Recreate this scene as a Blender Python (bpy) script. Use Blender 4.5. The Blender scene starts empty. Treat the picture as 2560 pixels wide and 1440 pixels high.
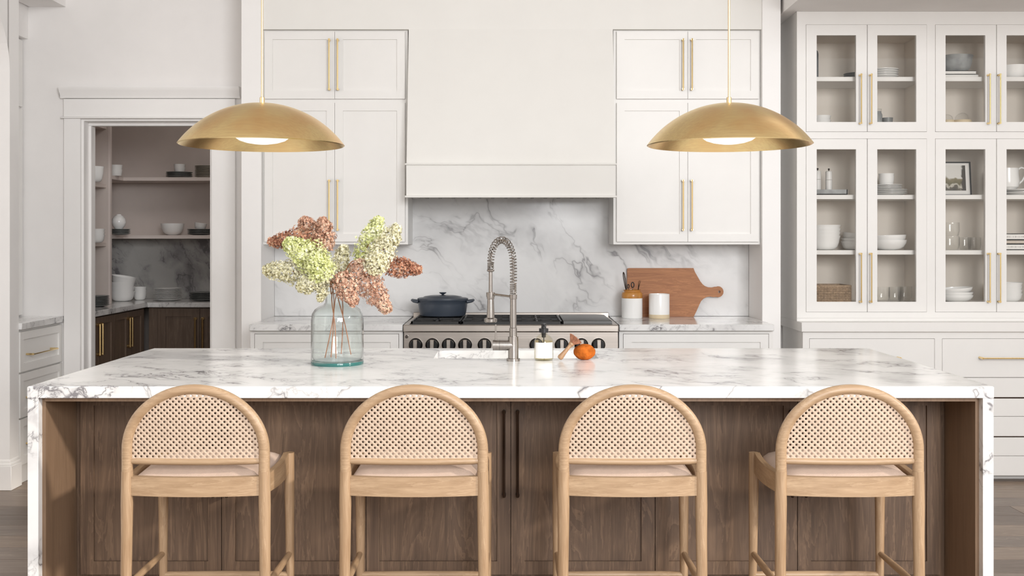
import bpy, bmesh, math, random
from mathutils import Vector, Matrix, noise, Euler
R = math.radians
PI = math.pi
random.seed(7)

# ---------------------------------------------------------------- camera, world, lights, exposure
sc = bpy.context.scene
COL = sc.collection
F, CX, CY, EYE = 2642.0, 1277.0, 601.0, 1.39      # focal length, principal point (2560 x 1440 frame), eye height
cam_d = bpy.data.cameras.new('camera'); cam = bpy.data.objects.new('camera', cam_d); COL.objects.link(cam)
cam.location = (0, 0, EYE); cam.rotation_euler = (R(90), 0, 0)
cam_d.sensor_width = 36.0; cam_d.lens = 36.0 * F / 2560
cam_d.shift_x = -(CX - 1280) / 2560; cam_d.shift_y = (CY - 720) / 2560
cam_d.clip_start = .05; cam_d.clip_end = 100
sc.camera = cam

world = bpy.data.worlds.new('world'); sc.world = world; world.use_nodes = True
bg = world.node_tree.nodes['Background']
bg.inputs[0].default_value = (1.0, .99, .975, 1); bg.inputs[1].default_value = 1.15

sun_d = bpy.data.lights.new('sun', 'SUN'); sun = bpy.data.objects.new('sun', sun_d); COL.objects.link(sun)
sun_d.energy = 2.3; sun_d.angle = R(3.0); sun_d.color = (1, .93, .84)
sun.rotation_euler = Vector((-2.4, 1, -1.05)).to_track_quat('-Z', 'Y').to_euler()

def area(name, loc, target, sx, sy, power, color=(1, .98, .95)):
    d = bpy.data.lights.new(name, 'AREA'); o = bpy.data.objects.new(name, d); COL.objects.link(o)
    d.shape = 'RECTANGLE'; d.size = sx; d.size_y = sy; d.energy = power; d.color = color
    o.location = loc
    o.rotation_euler = (Vector(target) - Vector(loc)).to_track_quat('-Z', 'Y').to_euler()
    return o
area('window_daylight', (1.9, -2.45, 2.75), (.2, 6, 1.3), 3.0, 2.2, 420, (.985, .99, 1))
area('pantry_fill_light', (-2.0, 7.15, 2.85), (-2.3, 8.3, 1.2), .5, .5, 7, (1, .95, .9))  # fill lamp added to brighten the pantry; no fixture there

sc.view_settings.view_transform = 'Standard'; sc.view_settings.look = 'None'
sc.view_settings.gamma = 1; sc.view_settings.use_curve_mapping = False
sc.view_settings.exposure = 0.0
sc.cycles.max_bounces = 10; sc.cycles.diffuse_bounces = 5; sc.cycles.transmission_bounces = 8
sc.cycles.transparent_max_bounces = 12; sc.cycles.caustics_reflective = False; sc.cycles.caustics_refractive = False
sc.cycles.sample_clamp_indirect = 6

def X(px, d): return (px - CX) * d / F
def Z(py, d): return EYE + (CY - py) * d / F
def S(n, d): return n * d / F

# ---------------------------------------------------------------- materials
MATS = {}
def new_mat(name):
    m = bpy.data.materials.new(name); m.use_nodes = True
    MATS[name] = m
    nt = m.node_tree; return m, nt, nt.nodes['Principled BSDF']
def nd(nt, typ, **kw):
    n = nt.nodes.new(typ)
    for k, v in kw.items():
        if k in n.inputs: n.inputs[k].default_value = v
        else: setattr(n, k, v)
    return n
def coords(nt, scale=(1, 1, 1), rot=(0, 0, 0), loc=(0, 0, 0), src='Object'):
    t = nd(nt, 'ShaderNodeTexCoord'); mp = nd(nt, 'ShaderNodeMapping')
    mp.inputs['Scale'].default_value = scale; mp.inputs['Rotation'].default_value = rot; mp.inputs['Location'].default_value = loc
    nt.links.new(t.outputs[src], mp.inputs['Vector']); return mp.outputs[0]
def ramp(nt, fac, stops, interp='LINEAR'):
    r = nd(nt, 'ShaderNodeValToRGB'); e = r.color_ramp.elements; r.color_ramp.interpolation = interp
    while len(e) < len(stops): e.new(.5)
    for i, (p, c) in enumerate(stops):
        e[i].position = p; e[i].color = (c[0], c[1], c[2], 1) if not isinstance(c, (int, float)) else (c, c, c, 1)
    nt.links.new(fac, r.inputs[0]); return r.outputs[0]
def mathn(nt, op, a, b=None):
    n = nd(nt, 'ShaderNodeMath', operation=op)
    for i, v in enumerate((a, b)):
        if v is None: continue
        if isinstance(v, (int, float)): n.inputs[i].default_value = v
        else: nt.links.new(v, n.inputs[i])
    return n.outputs[0]
def noise_n(nt, vec, scale, detail=4, rough=.5, dist=0):
    n = nd(nt, 'ShaderNodeTexNoise', Scale=scale, Detail=detail, Roughness=rough, Distortion=dist)
    nt.links.new(vec, n.inputs['Vector']); return n.outputs[0]
def mixc(nt, fac, a, b, mode='MIX'):
    n = nd(nt, 'ShaderNodeMix', data_type='RGBA', blend_type=mode)
    for i, v in ((0, fac), (6, a), (7, b)):
        if isinstance(v, (int, float)): n.inputs[i].default_value = v
        elif isinstance(v, tuple): n.inputs[i].default_value = (*v[:3], 1)
        else: nt.links.new(v, n.inputs[i])
    return n.outputs[2]
def bump(nt, b, h, strength=.2, dist=.002):
    n = nd(nt, 'ShaderNodeBump', Strength=strength, Distance=dist)
    nt.links.new(h, n.inputs['Height']); nt.links.new(n.outputs[0], b.inputs['Normal'])

def plain(name, col, rough=.5, metal=0, var=.03, vscale=6, bmp=0, bscale=60, spec=.5, coat=0, **kw):
    m, nt, b = new_mat(name)
    v = coords(nt); f = noise_n(nt, v, vscale, 3)
    c = ramp(nt, f, [(.3, tuple(x * (1 - var) for x in col)), (.7, tuple(min(1, x * (1 + var)) for x in col))])
    nt.links.new(c, b.inputs['Base Color'])
    b.inputs['Roughness'].default_value = rough; b.inputs['Metallic'].default_value = metal
    b.inputs['Specular IOR Level'].default_value = spec; b.inputs['Coat Weight'].default_value = coat
    if bmp: bump(nt, b, noise_n(nt, v, bscale, 3), bmp)
    for k, val in kw.items(): b.inputs[k.replace('_', ' ')].default_value = val
    return m
def marble(name, off=(0, 0, 0), rot=(.5, .3, .7), stretch=(1, 2.2, 1.4), amount=1.0, base=(.86, .855, .845), scale=1.0, rough=.12, soft=.4, cut=.5):
    m, nt, b = new_mat(name)
    v0 = coords(nt, (scale,) * 3, rot, off)
    wn = nd(nt, 'ShaderNodeTexNoise', Scale=1.6, Detail=5, Roughness=.55); nt.links.new(v0, wn.inputs['Vector'])
    sub = nd(nt, 'ShaderNodeVectorMath', operation='SUBTRACT'); nt.links.new(wn.outputs['Color'], sub.inputs[0]); sub.inputs[1].default_value = (.5, .5, .5)
    scl = nd(nt, 'ShaderNodeVectorMath', operation='SCALE'); nt.links.new(sub.outputs[0], scl.inputs[0]); scl.inputs['Scale'].default_value = .55
    add = nd(nt, 'ShaderNodeVectorMath', operation='ADD'); nt.links.new(v0, add.inputs[0]); nt.links.new(scl.outputs[0], add.inputs[1])
    mp = nd(nt, 'ShaderNodeMapping'); mp.inputs['Scale'].default_value = stretch; nt.links.new(add.outputs[0], mp.inputs['Vector'])
    v = mp.outputs[0]
    def vein(sc_, det, w_, lo, seed):
        q = nd(nt, 'ShaderNodeMapping'); q.inputs['Location'].default_value = (seed, seed * .7, seed * 1.3); nt.links.new(v, q.inputs['Vector'])
        n = noise_n(nt, q.outputs[0], sc_, det, .58, .35)
        a_ = mathn(nt, 'ABSOLUTE', mathn(nt, 'SUBTRACT', n, .5))
        return ramp(nt, a_, [(0, 1.0), (w_ * .35, .5), (w_, lo), (w_ * 3, 0)])
    mask = ramp(nt, noise_n(nt, v0, 1.1, 3, .5, .3), [(cut - .06, 0), (cut + .10, 1)])
    mask2 = ramp(nt, noise_n(nt, v0, 3.2, 4), [(.42, .05), (.62, 1)])
    crisp = mathn(nt, 'MULTIPLY', vein(1.5, 4, .016, .15, 0), mask2)
    fine_ = mathn(nt, 'MULTIPLY', mathn(nt, 'MULTIPLY', vein(3.6, 5, .022, .12, 3.3), mask), mask2)
    band = mathn(nt, 'MULTIPLY', mathn(nt, 'MULTIPLY', vein(.8, 6, .06, .4, 7.1), soft), mask2)
    fac = mathn(nt, 'MULTIPLY', mathn(nt, 'ADD', mathn(nt, 'ADD', mathn(nt, 'MULTIPLY', crisp, .75), mathn(nt, 'MULTIPLY', fine_, .8)), band), amount)
    cloud = ramp(nt, noise_n(nt, v, .9, 5, .55, .5), [(.48, base), (.78, tuple(x * .86 for x in base))])
    col = mixc(nt, mathn(nt, 'MINIMUM', fac, .9), cloud, (.15, .14, .15))
    nt.links.new(col, b.inputs['Base Color']); b.inputs['Roughness'].default_value = rough
    b.inputs['Specular IOR Level'].default_value = .5
    return m
def wood(name, c1, c2, axis='z', scale=1.0, rough=.45, contrast=1.0, off=(0, 0, 0), pore=.25):
    m, nt, b = new_mat(name)
    st = {'x': (.9, 9, 9), 'y': (9, .9, 9), 'z': (9, 9, .9)}[axis]
    v = coords(nt, tuple(s * scale for s in st), (0, 0, 0), off)
    n1 = noise_n(nt, v, 1.6, 6, .6, 1.2)
    fine = noise_n(nt, coords(nt, tuple(s * scale * (7 if s > 1 else 2.5) for s in st), (0, 0, 0), off), 2.0, 5, .65, .3)
    rings = mathn(nt, 'FRACT', mathn(nt, 'MULTIPLY', n1, 6.0))
    rg = ramp(nt, rings, [(0, 0.0), (.7, .35), (.95, 1.0), (1, 0.0)])
    f = mathn(nt, 'ADD', mathn(nt, 'MULTIPLY', n1, .55), mathn(nt, 'ADD', mathn(nt, 'MULTIPLY', rg, .22 * contrast), mathn(nt, 'MULTIPLY', fine, .3)))
    col = ramp(nt, f, [(.3, c2), (.75, c1)])
    pf = ramp(nt, fine, [(.36, 1), (.5, 0)])
    col = mixc(nt, mathn(nt, 'MULTIPLY', pf, pore), col, tuple(x * .45 for x in c1))
    nt.links.new(col, b.inputs['Base Color']); b.inputs['Roughness'].default_value = rough
    bump(nt, b, fine, .15, .001)
    return m
def metal(name, col, rough=.28, axis='z', brushed=.5, patina=None):
    m, nt, b = new_mat(name)
    st = {'x': (2, 160, 160), 'y': (160, 2, 160), 'z': (160, 160, 2)}[axis]
    f = noise_n(nt, coords(nt, st), 1.0, 3)
    c = ramp(nt, f, [(.25, tuple(x * .88 for x in col)), (.75, tuple(min(1, x * 1.08) for x in col))])
    if patina:
        c = mixc(nt, ramp(nt, noise_n(nt, coords(nt), 4.5, 3, .5, .6), [(.42, 0), (.68, .75)]), c, patina)
    nt.links.new(c, b.inputs['Base Color']); b.inputs['Metallic'].default_value = 1
    b.inputs['Roughness'].default_value = rough
    if brushed: bump(nt, b, f, brushed * .15, .0005)
    return m
def thin_glass(name, tint=(.96, .98, .97), refl=1.0, rough=.0, ior=1.45):
    m, nt, b = new_mat(name); nt.nodes.remove(b)
    out = nt.nodes['Material Output']
    tr = nd(nt, 'ShaderNodeBsdfTransparent'); tr.inputs[0].default_value = (*tint, 1)
    gl = nd(nt, 'ShaderNodeBsdfGlossy'); gl.inputs['Roughness'].default_value = rough
    fr = nd(nt, 'ShaderNodeLayerWeight'); fr.inputs[0].default_value = .5
    f0 = ((ior - 1) / (ior + 1)) ** 2
    mx = nd(nt, 'ShaderNodeMixShader')
    nt.links.new(mathn(nt, 'MULTIPLY', mathn(nt, 'ADD', mathn(nt, 'MULTIPLY', mathn(nt, 'POWER', fr.outputs[1], 4.0), 1 - f0), f0), refl), mx.inputs[0])
    nt.links.new(tr.outputs[0], mx.inputs[1]); nt.links.new(gl.outputs[0], mx.inputs[2])
    nt.links.new(mx.outputs[0], out.inputs[0]); return m
def glass(name, col=(1, 1, 1), ior=1.45, rough=0):
    m, nt, b = new_mat(name)
    b.inputs['Base Color'].default_value = (*col, 1); b.inputs['Transmission Weight'].default_value = 1
    b.inputs['IOR'].default_value = ior; b.inputs['Roughness'].default_value = rough
    return m

def petals(name, cols):
    m, nt, b = new_mat(name)
    v = coords(nt); f = mathn(nt, 'ADD', mathn(nt, 'MULTIPLY', noise_n(nt, v, 120, 2), .65), mathn(nt, 'MULTIPLY', noise_n(nt, v, 18, 2), .35))
    nt.links.new(ramp(nt, f, [(.34, cols[0]), (.45, cols[1]), (.55, cols[2]), (.66, cols[3])]), b.inputs['Base Color'])
    b.inputs['Roughness'].default_value = .8; b.inputs['Specular IOR Level'].default_value = .2
    return m
M = {}
M['white'] = plain('white_cabinet_paint', (.82, .805, .78), .42, var=.012)
M['wall'] = plain('wall_plaster', (.86, .84, .825), .75, var=.015, bmp=.05, bscale=90)
M['warm'] = plain('hood_plaster', (.80, .785, .75), .6, var=.01)
M['trim'] = plain('trim_paint', (.88, .865, .85), .45, var=.01)
M['inside'] = plain('cabinet_interior_paint', (.74, .68, .61), .55, var=.02)
M['taupe'] = plain('pantry_wall_shaded', (.60, .53, .49), .8, var=.03)  # wall paint toned down; the unlit pantry's shade is put into the colour
M['taupe_edge'] = plain('pantry_shelf_paint', (.70, .62, .58), .6, var=.02)
M['marble'] = marble('island_marble', (.7, .2, .4), (.2, .1, .45), (1.0, 1.7, 1.3), 1.25, (.87, .865, .855), 1.25, .20, .30, .47)
M['marble_b'] = marble('backsplash_marble', (5.2, 1.3, 2.2), (.1, -.62, .1), (1.0, 1.2, 2.8), .8, (.82, .815, .81), .75, .16, .75, .56)
M['marble_c'] = marble('counter_marble', (2.0, 7.1, 3.0), (.2, .3, .6), (1.0, 1.6, 1.3), 1.1, (.85, .845, .835), 1.9, .12, .4, .46)
M['marble_d'] = marble('pantry_marble', (8.2, 3.1, 1.0), (.1, -.7, .2), (1.0, 1.2, 2.6), 1.6, (.50, .49, .47), 1.1, .2, 1.0, .45)
M['oak'] = wood('stool_oak', (.52, .37, .235), (.28, .17, .09), 'z', 1.3, .42, .7, pore=.12)
M['oak_x'] = wood('stool_oak_horizontal', (.52, .37, .235), (.29, .18, .098), 'x', 1.3, .42, .7, (2, 4, 1), pore=.12)
M['oak_y'] = wood('stool_oak_depth', (.52, .36, .22), (.30, .18, .095), 'y', 1.3, .42, .7, (1, 2, 5), pore=.12)
M['brown'] = wood('island_oak', (.205, .130, .082), (.088, .054, .036), 'z', .8, .5, 1.3, pore=.5)
M['brown2'] = wood('island_lining_oak', (.27, .175, .11), (.17, .105, .062), 'z', .7, .5, .5, (3, 5, 1), pore=.2)
M['pantry_wood'] = wood('pantry_oak', (.20, .14, .10), (.10, .065, .045), 'z', 1.0, .5, .8, (6, 1, 2))
M['floorw'] = [wood('floor_oak_%s' % n, c1, c2, 'x', .75, .38, 1.1, (i * 3.1, i, 2), pore=.3) for i, (n, c1, c2) in enumerate((
    ('grey', (.30, .235, .19), (.15, .11, .085)), ('tan', (.36, .27, .205), (.20, .145, .105)), ('dark', (.24, .18, .14), (.115, .082, .062))))]
M['board'] = wood('cutting_board_wood', (.50, .215, .08), (.27, .095, .03), 'x', 1.6, .55, 1.0, (4, 2, 2), pore=.2)
M['brass'] = metal('brushed_brass', (1.0, .74, .37), .30, 'x', .4, (.88, .54, .24))
M['brass_rod'] = metal('brass_rod', (.86, .66, .38), .25, 'z', .2)
M['brass_h'] = metal('polished_brass', (.90, .68, .34), .16, 'z', 0)
M['bronze'] = metal('dark_bronze', (.055, .035, .025), .35, 'z', 0)
M['steel'] = metal('brushed_steel', (.36, .33, .305), .24, 'z', .4)
M['steel_r'] = metal('range_steel', (.50, .45, .405), .36, 'x', .5)
M['black'] = plain('black_iron', (.018, .018, .018), .45, var=.1, spec=.4)
M['griddle'] = plain('griddle_cover', (.055, .052, .048), .4, var=.05)
M['blackp'] = plain('black_plastic', (.012, .012, .013), .3)
M['knobring'] = metal('dark_chrome', (.16, .15, .14), .2, 'z', 0)
M['enamel'] = plain('blue_enamel', (.042, .053, .072), .38, var=.05, coat=.2)
M['china'] = plain('white_china', (.88, .875, .86), .18, var=.01)
M['matt_china'] = plain('matt_white_china', (.80, .79, .77), .4, var=.02)
M['grey_china'] = plain('grey_stoneware', (.22, .225, .22), .4, var=.15, vscale=20)
M['beige_china'] = plain('beige_stoneware', (.40, .37, .32), .45, var=.08)
M['conc'] = plain('grey_concrete', (.30, .31, .31), .6, var=.3, vscale=18, bmp=.1)
M['ochre'] = plain('ochre_glaze', (.50, .22, .045), .2, var=.25, vscale=14)
M['sand'] = plain('sand_clay', (.68, .56, .38), .6, var=.05)
M['sponge'] = plain('orange_sponge', (.43, .11, .016), .95, var=.4, vscale=40, bmp=1.0, bscale=130, spec=.1)
M['bristle'] = plain('reddish_bristle', (.42, .19, .11), .8, var=.3, vscale=80)
M['brushwood'] = wood('brush_wood', (.46, .28, .15), (.26, .14, .07), 'z', 3, .45)
M['label'] = plain('paper_label', (.86, .85, .83), .6)
M['paper'] = plain('book_paper', (.84, .82, .79), .7)
M['book_tan'] = plain('tan_cover', (.60, .52, .44), .6)
M['print'] = plain('grey_print', (.52, .50, .48), .7)
M['soap'] = thin_glass('soap_bottle_glass', (.985, .98, .95), .7)
M['liquid'] = thin_glass('pale_yellow_liquid', (.93, .88, .70), .15, 0, 1.33)
M['pane'] = thin_glass('cabinet_glass', (.995, .992, .985), .7)
M['tumbler'] = thin_glass('tumbler_glass', (.99, .992, .988), 1.0)
M['vase'] = thin_glass('clear_green_glass', (.965, .985, .98), 1.3)
M['teal'] = plain('teal_glass', (.018, .12, .11), .08, var=.15, coat=.5)
M['stem'] = plain('copper_brown_stem', (.36, .14, .06), .5, var=.2, vscale=30)
M['pouf'] = plain('blush_linen', (.56, .42, .335), .9, var=.06, vscale=25, bmp=.5, bscale=500)
M['cane'] = plain('natural_cane', (.54, .41, .31), .6, var=.07, vscale=50, bmp=.35, bscale=900)
M['wicker'] = plain('brown_wicker', (.34, .24, .155), .7, var=.25, vscale=60)
M['petal_g'] = petals('petals_lime', ((0.36, 0.36, 0.1), (0.62, 0.66, 0.27), (0.76, 0.78, 0.46), (0.84, 0.83, 0.66)))
M['petal_c'] = petals('petals_cream', ((0.38, 0.32, 0.17), (0.64, 0.6, 0.38), (0.78, 0.75, 0.57), (0.86, 0.84, 0.74)))
M['petal_p'] = petals('petals_dusty_pink', ((0.26, 0.12, 0.08), (0.5, 0.27, 0.18), (0.66, 0.44, 0.33), (0.8, 0.7, 0.52)))
M['petal_d'] = petals('petals_russet', ((0.16, 0.055, 0.035), (0.36, 0.15, 0.09), (0.55, 0.29, 0.19), (0.74, 0.55, 0.36)))
def opal():
    m, nt, b = new_mat('opal_lamp_glass')
    b.inputs['Base Color'].default_value = (.9, .9, .9, 1); b.inputs['Roughness'].default_value = .3
    b.inputs['Emission Color'].default_value = (1, .98, .95, 1); b.inputs['Emission Strength'].default_value = .7
    return m
M['opal'] = opal()
def photo_mat():
    m, nt, b = new_mat('landscape_print')
    v = coords(nt); sx = nd(nt, 'ShaderNodeSeparateXYZ'); nt.links.new(v, sx.inputs[0])
    n = noise_n(nt, v, 22, 5)
    h = mathn(nt, 'ADD', sx.outputs[2], mathn(nt, 'MULTIPLY', mathn(nt, 'SUBTRACT', n, .5), .10))
    c = ramp(nt, mathn(nt, 'DIVIDE', h, .2), [(.12, (.06, .05, .035)), (.24, (.12, .10, .075)), (.28, (.62, .58, .50)), (.33, (.13, .11, .05)), (.50, (.25, .21, .12)), (.58, (.74, .72, .68))])
    tree = ramp(nt, mathn(nt, 'ADD', sx.outputs[0], mathn(nt, 'MULTIPLY', mathn(nt, 'SUBTRACT', noise_n(nt, v, 40, 4), .5), .03)), [(.100, 0), (.104, 1)])
    c = mixc(nt, tree, c, (.05, .04, .03))
    nt.links.new(c, b.inputs['Base Color']); b.inputs['Roughness'].default_value = .4
    return m
M['photo'] = photo_mat()

# ---------------------------------------------------------------- geometry helpers
class G:
    """collects geometry in world coordinates"""
    def __init__(s): s.bm = bmesh.new()
    def box(s, x0, x1, y0, y1, z0, z1, bev=0, seg=1):
        vs = [s.bm.verts.new((x, y, z)) for x in (min(x0, x1), max(x0, x1)) for y in (min(y0, y1), max(y0, y1)) for z in (min(z0, z1), max(z0, z1))]
        fs = [s.bm.faces.new([vs[i] for i in q]) for q in ((0, 1, 3, 2), (4, 6, 7, 5), (0, 4, 5, 1), (2, 3, 7, 6), (0, 2, 6, 4), (1, 5, 7, 3))]
        if bev:
            es = {e for f in fs for e in f.edges}
            bmesh.ops.bevel(s.bm, geom=list(es), offset=bev, segments=seg, profile=.5, affect='EDGES')
        return s
    def lathe(s, prof, c, seg=24, sx=1, sy=1, tilt=None, cap=True, ang=2 * PI):
        n = seg; rows = []
        full = abs(ang - 2 * PI) < 1e-6
        for r, z in prof:
            if r < 1e-6:
                p = Vector((0, 0, z))
                if tilt: p = tilt @ p
                rows.append([s.bm.verts.new(p + Vector(c))]); continue
            row = []
            for i in range(n):
                a = ang * i / n
                p = Vector((r * sx * math.cos(a), r * sy * math.sin(a), z))
                if tilt: p = tilt @ p
                row.append(s.bm.verts.new(p + Vector(c)))
            rows.append(row)
        for a, b in zip(rows, rows[1:]):
            for i in range(n):
                j = (i + 1) % n
                if len(a) == 1 and len(b) == 1: continue
                if len(a) == 1: s.bm.faces.new((a[0], b[j], b[i]))
                elif len(b) == 1: s.bm.faces.new((a[i], a[j], b[0]))
                else: s.bm.faces.new((a[i], a[j], b[j], b[i]))
        if cap:
            if len(rows[0]) > 1: s.bm.faces.new(rows[0][::-1])
            if len(rows[-1]) > 1: s.bm.faces.new(rows[-1])
        return s
    def tube(s, pts, rad, seg=10, closed=False, cap=True, flat=1.0):
        pts = [Vector(p) for p in pts]; n = len(pts)
        rr = rad if isinstance(rad, (list, tuple)) else [rad] * n
        rows = []; up = None
        for i, p in enumerate(pts):
            if closed: t = pts[(i + 1) % n] - pts[i - 1]
            else: t = pts[min(i + 1, n - 1)] - pts[max(i - 1, 0)]
            t.normalize()
            if up is None:
                up = Vector((0, 1, 0)) if abs(t.y) < .9 else Vector((1, 0, 0))
            up = (up - t * up.dot(t)).normalized()
            w = t.cross(up)
            rows.append([s.bm.verts.new(p + (up * flat * math.cos(2 * PI * k / seg) + w * math.sin(2 * PI * k / seg)) * rr[i]) for k in range(seg)])
        rng = range(n if closed else n - 1)
        for i in rng:
            a, b = rows[i], rows[(i + 1) % n]
            for k in range(seg):
                j = (k + 1) % seg; s.bm.faces.new((a[k], a[j], b[j], b[k]))
        if cap and not closed:
            s.bm.faces.new(rows[0][::-1]); s.bm.faces.new(rows[-1])
        return s
    def prism(s, pts, plane, d0, d1, bev=0):
        """outline pts in plane 'xz' (depth y), 'yz' (depth x) or 'xy' (depth z)"""
        def m(p, d): return {'xz': (p[0], d, p[1]), 'yz': (d, p[0], p[1]), 'xy': (p[0], p[1], d)}[plane]
        a = [s.bm.verts.new(m(p, d0)) for p in pts]; b = [s.bm.verts.new(m(p, d1)) for p in pts]
        n = len(pts); fs = [s.bm.faces.new(a), s.bm.faces.new(b[::-1])]
        for i in range(n): fs.append(s.bm.faces.new((a[i], b[i], b[(i + 1) % n], a[(i + 1) % n])))
        if bev:
            es = [e for f in fs[:2] for e in f.edges]
            bmesh.ops.bevel(s.bm, geom=list(set(es)), offset=bev, segments=2, profile=.5, affect='EDGES')
        bmesh.ops.triangulate(s.bm, faces=[f for f in s.bm.faces if len(f.verts) > 4])
        return s
    def hexa(s, c8):
        """box from 8 corners, order x0y0z0 x0y0z1 x0y1z0 x0y1z1 x1..."""
        vs = [s.bm.verts.new(c) for c in c8]
        for q in ((0, 1, 3, 2), (4, 6, 7, 5), (0, 4, 5, 1), (2, 3, 7, 6), (0, 2, 6, 4), (1, 5, 7, 3)): s.bm.faces.new([vs[i] for i in q])
        return s
    def quad(s, pts):
        s.bm.faces.new([s.bm.verts.new(p) for p in pts]); return s
    def xform(s, mat):
        bmesh.ops.transform(s.bm, matrix=mat, verts=s.bm.verts); return s

BASE = {}
def build(name, g, mat, parent=None, base=(0, 0, 0), smooth=38, label=None, kind=None, rotz=None):
    """links the geometry as ONE mesh object; vertices are made relative to the thing's base"""
    b = Vector(BASE[parent.name]) if parent else Vector(base)
    bm = g.bm
    bmesh.ops.recalc_face_normals(bm, faces=bm.faces)
    bmesh.ops.translate(bm, vec=-b, verts=bm.verts)
    me = bpy.data.meshes.new(name); bm.to_mesh(me); bm.free()
    for p in me.polygons: p.use_smooth = True
    me.set_sharp_from_angle(angle=R(smooth))
    me.materials.append(mat)
    o = bpy.data.objects.new(name, me); COL.objects.link(o)
    BASE[o.name] = tuple(b)
    if parent: o.parent = parent
    else: o.location = b
    if label: o['label'] = label
    if kind: o['kind'] = kind
    return o
def thing(name, label, cat, base=(0, 0, 0), group=None):
    o = bpy.data.objects.new(name, None); COL.objects.link(o); o.empty_display_size = .05
    o.location = base; BASE[o.name] = tuple(base)
    o['label'] = label; o['category'] = cat
    if group: o['group'] = group
    return o
def solo(name, g, mat, base, label, cat, group=None, smooth=38):
    o = build(name, g, mat, None, base, smooth); o['label'] = label; o['category'] = cat
    if group: o['group'] = group
    return o
def struct(name, g, mat, parent=None, smooth=38):
    o = build(name, g, mat, parent, (0, 0, 0), smooth)
    if not parent: o['kind'] = 'structure'
    return o
def copy_thing(src, loc=None, label=None, group=None, rot=None):
    c = src.copy(); COL.objects.link(c)
    for ch in src.children:
        k = ch.copy(); COL.objects.link(k); k.parent = c
        for g2 in ch.children:
            q = g2.copy(); COL.objects.link(q); q.parent = k
    if loc is not None: c.location = loc
    if rot is not None: c.rotation_euler = rot
    if label: c['label'] = label
    if group: c['group'] = group
    BASE[c.name] = tuple(c.location)
    return c

# fronts: axis 'y' faces the camera (-y) at depth d, axis 'x' faces +x at x = d
def fb(g, axis, d, u0, u1, n0, n1, z0, z1, bev=0):
    if axis == 'y': return g.box(u0, u1, d - n1, d - n0, z0, z1, bev)
    return g.box(d + n0, d + n1, u0, u1, z0, z1, bev)
def pt(axis, d, u, n, z): return (u, d - n, z) if axis == 'y' else (d + n, u, z)
def handle(parent, axis, d, u, z0, z1=None, u1=None, mat='brass_h', r=.004, off=.032, n0=.0):
    """bar handle; vertical between z0 and z1, or horizontal from u to u1 at z0"""
    g = G(); vert = u1 is None
    ends = [(u, z0), (u, z1)] if vert else [(u, z0), (u1, z0)]
    g.tube([pt(axis, d, a, off, b) for a, b in ends], r, 8)
    for k, (a, b) in enumerate(ends):
        dz = (.006 if k == 0 else -.006)
        a2, b2 = (a, b + dz) if vert else (a + dz, b)
        g.tube([pt(axis, d, a2, n0 - .004, b2), pt(axis, d, a2, off, b2)], r * 1.5, 8)
    return build('handle', g, M[mat], parent)
def shaker(name, parent, axis, d, u0, u1, z0, z1, stile=.05, t=.018, rec=.010, mat='white', panel=True, out=0, bev=0):
    g = G(); i0, i1 = min(u0, u1), max(u0, u1)
    fb(g, axis, d, i0, i0 + stile, out, out + t, z0, z1, bev); fb(g, axis, d, i1 - stile, i1, out, out + t, z0, z1, bev)
    fb(g, axis, d, i0 + stile, i1 - stile, out, out + t, z1 - stile, z1, bev); fb(g, axis, d, i0 + stile, i1 - stile, out, out + t, z0, z0 + stile, bev)
    o = build(name, g, M[mat], parent)
    if panel:
        build('panel', fb(G(), axis, d, i0 + stile - .003, i1 - stile + .003, out + .001, out + t - rec, z0 + stile - .003, z1 - stile + .003), M[mat], o)
    return o

WALL = 6.57
# ================================================================ THE SETTING
fl = struct('floor', G().box(-5, 5, -2.6, 9.2, -.12, -.012), M['floorw'][0])
rw = .185; k = 0
y = 2.2; row = 0
while y < 8.7:
    xx = -5 + (row * .73) % 1.9 - 1.2
    while xx < 4.9:
        L = random.choice((1.5, 1.8, 2.1, 2.4))
        a, b_ = max(xx, -4.9), min(xx + L, 4.9)
        if b_ - a > .1 and (y < 6.5 or b_ < -1) and b_ > -3.9:
            build('plank', G().box(a + .001, b_ - .001, y + .001, y + rw - .001, -.014, random.uniform(-.0008, 0), .0012), M['floorw'][random.choice((0, 0, 1, 1, 2))], fl)
            k += 1
        xx += L
    y += rw; row += 1

# back wall with the pantry doorway: pieces around the opening, one mesh
DL, DR, DH = -2.668, X(531, WALL), Z(297, WALL)
g = G()
g.box(-3.6, DL, WALL, WALL + .18, 0, 3.3); g.box(DR, -1.465, WALL, WALL + .18, 0, 3.3); g.box(DL, DR, WALL, WALL + .18, DH, 3.3)
g.box(-1.465, 5, WALL, WALL + .18, 0, 3.3)
struct('wall_back', g, M['wall'])
struct('ceiling', G().box(-5, 5, 3.0, 9.0, 3.3, 3.4), M['wall'])
ce = struct('ceiling_nook', G().box(1.60, 5, 4.6, 6.57, Z(30, 6.2), 3.28), M['wall'])
struct('wall_left_block', G().box(-5.1, -4.95, -2.6, 9, 0, 3.3), M['wall'])  # unseen wall added to cut sky light from the left
struct('wall_right', G().box(4.95, 5.1, 3.0, 6.75, 0, 3.3), M['wall'])
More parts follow.
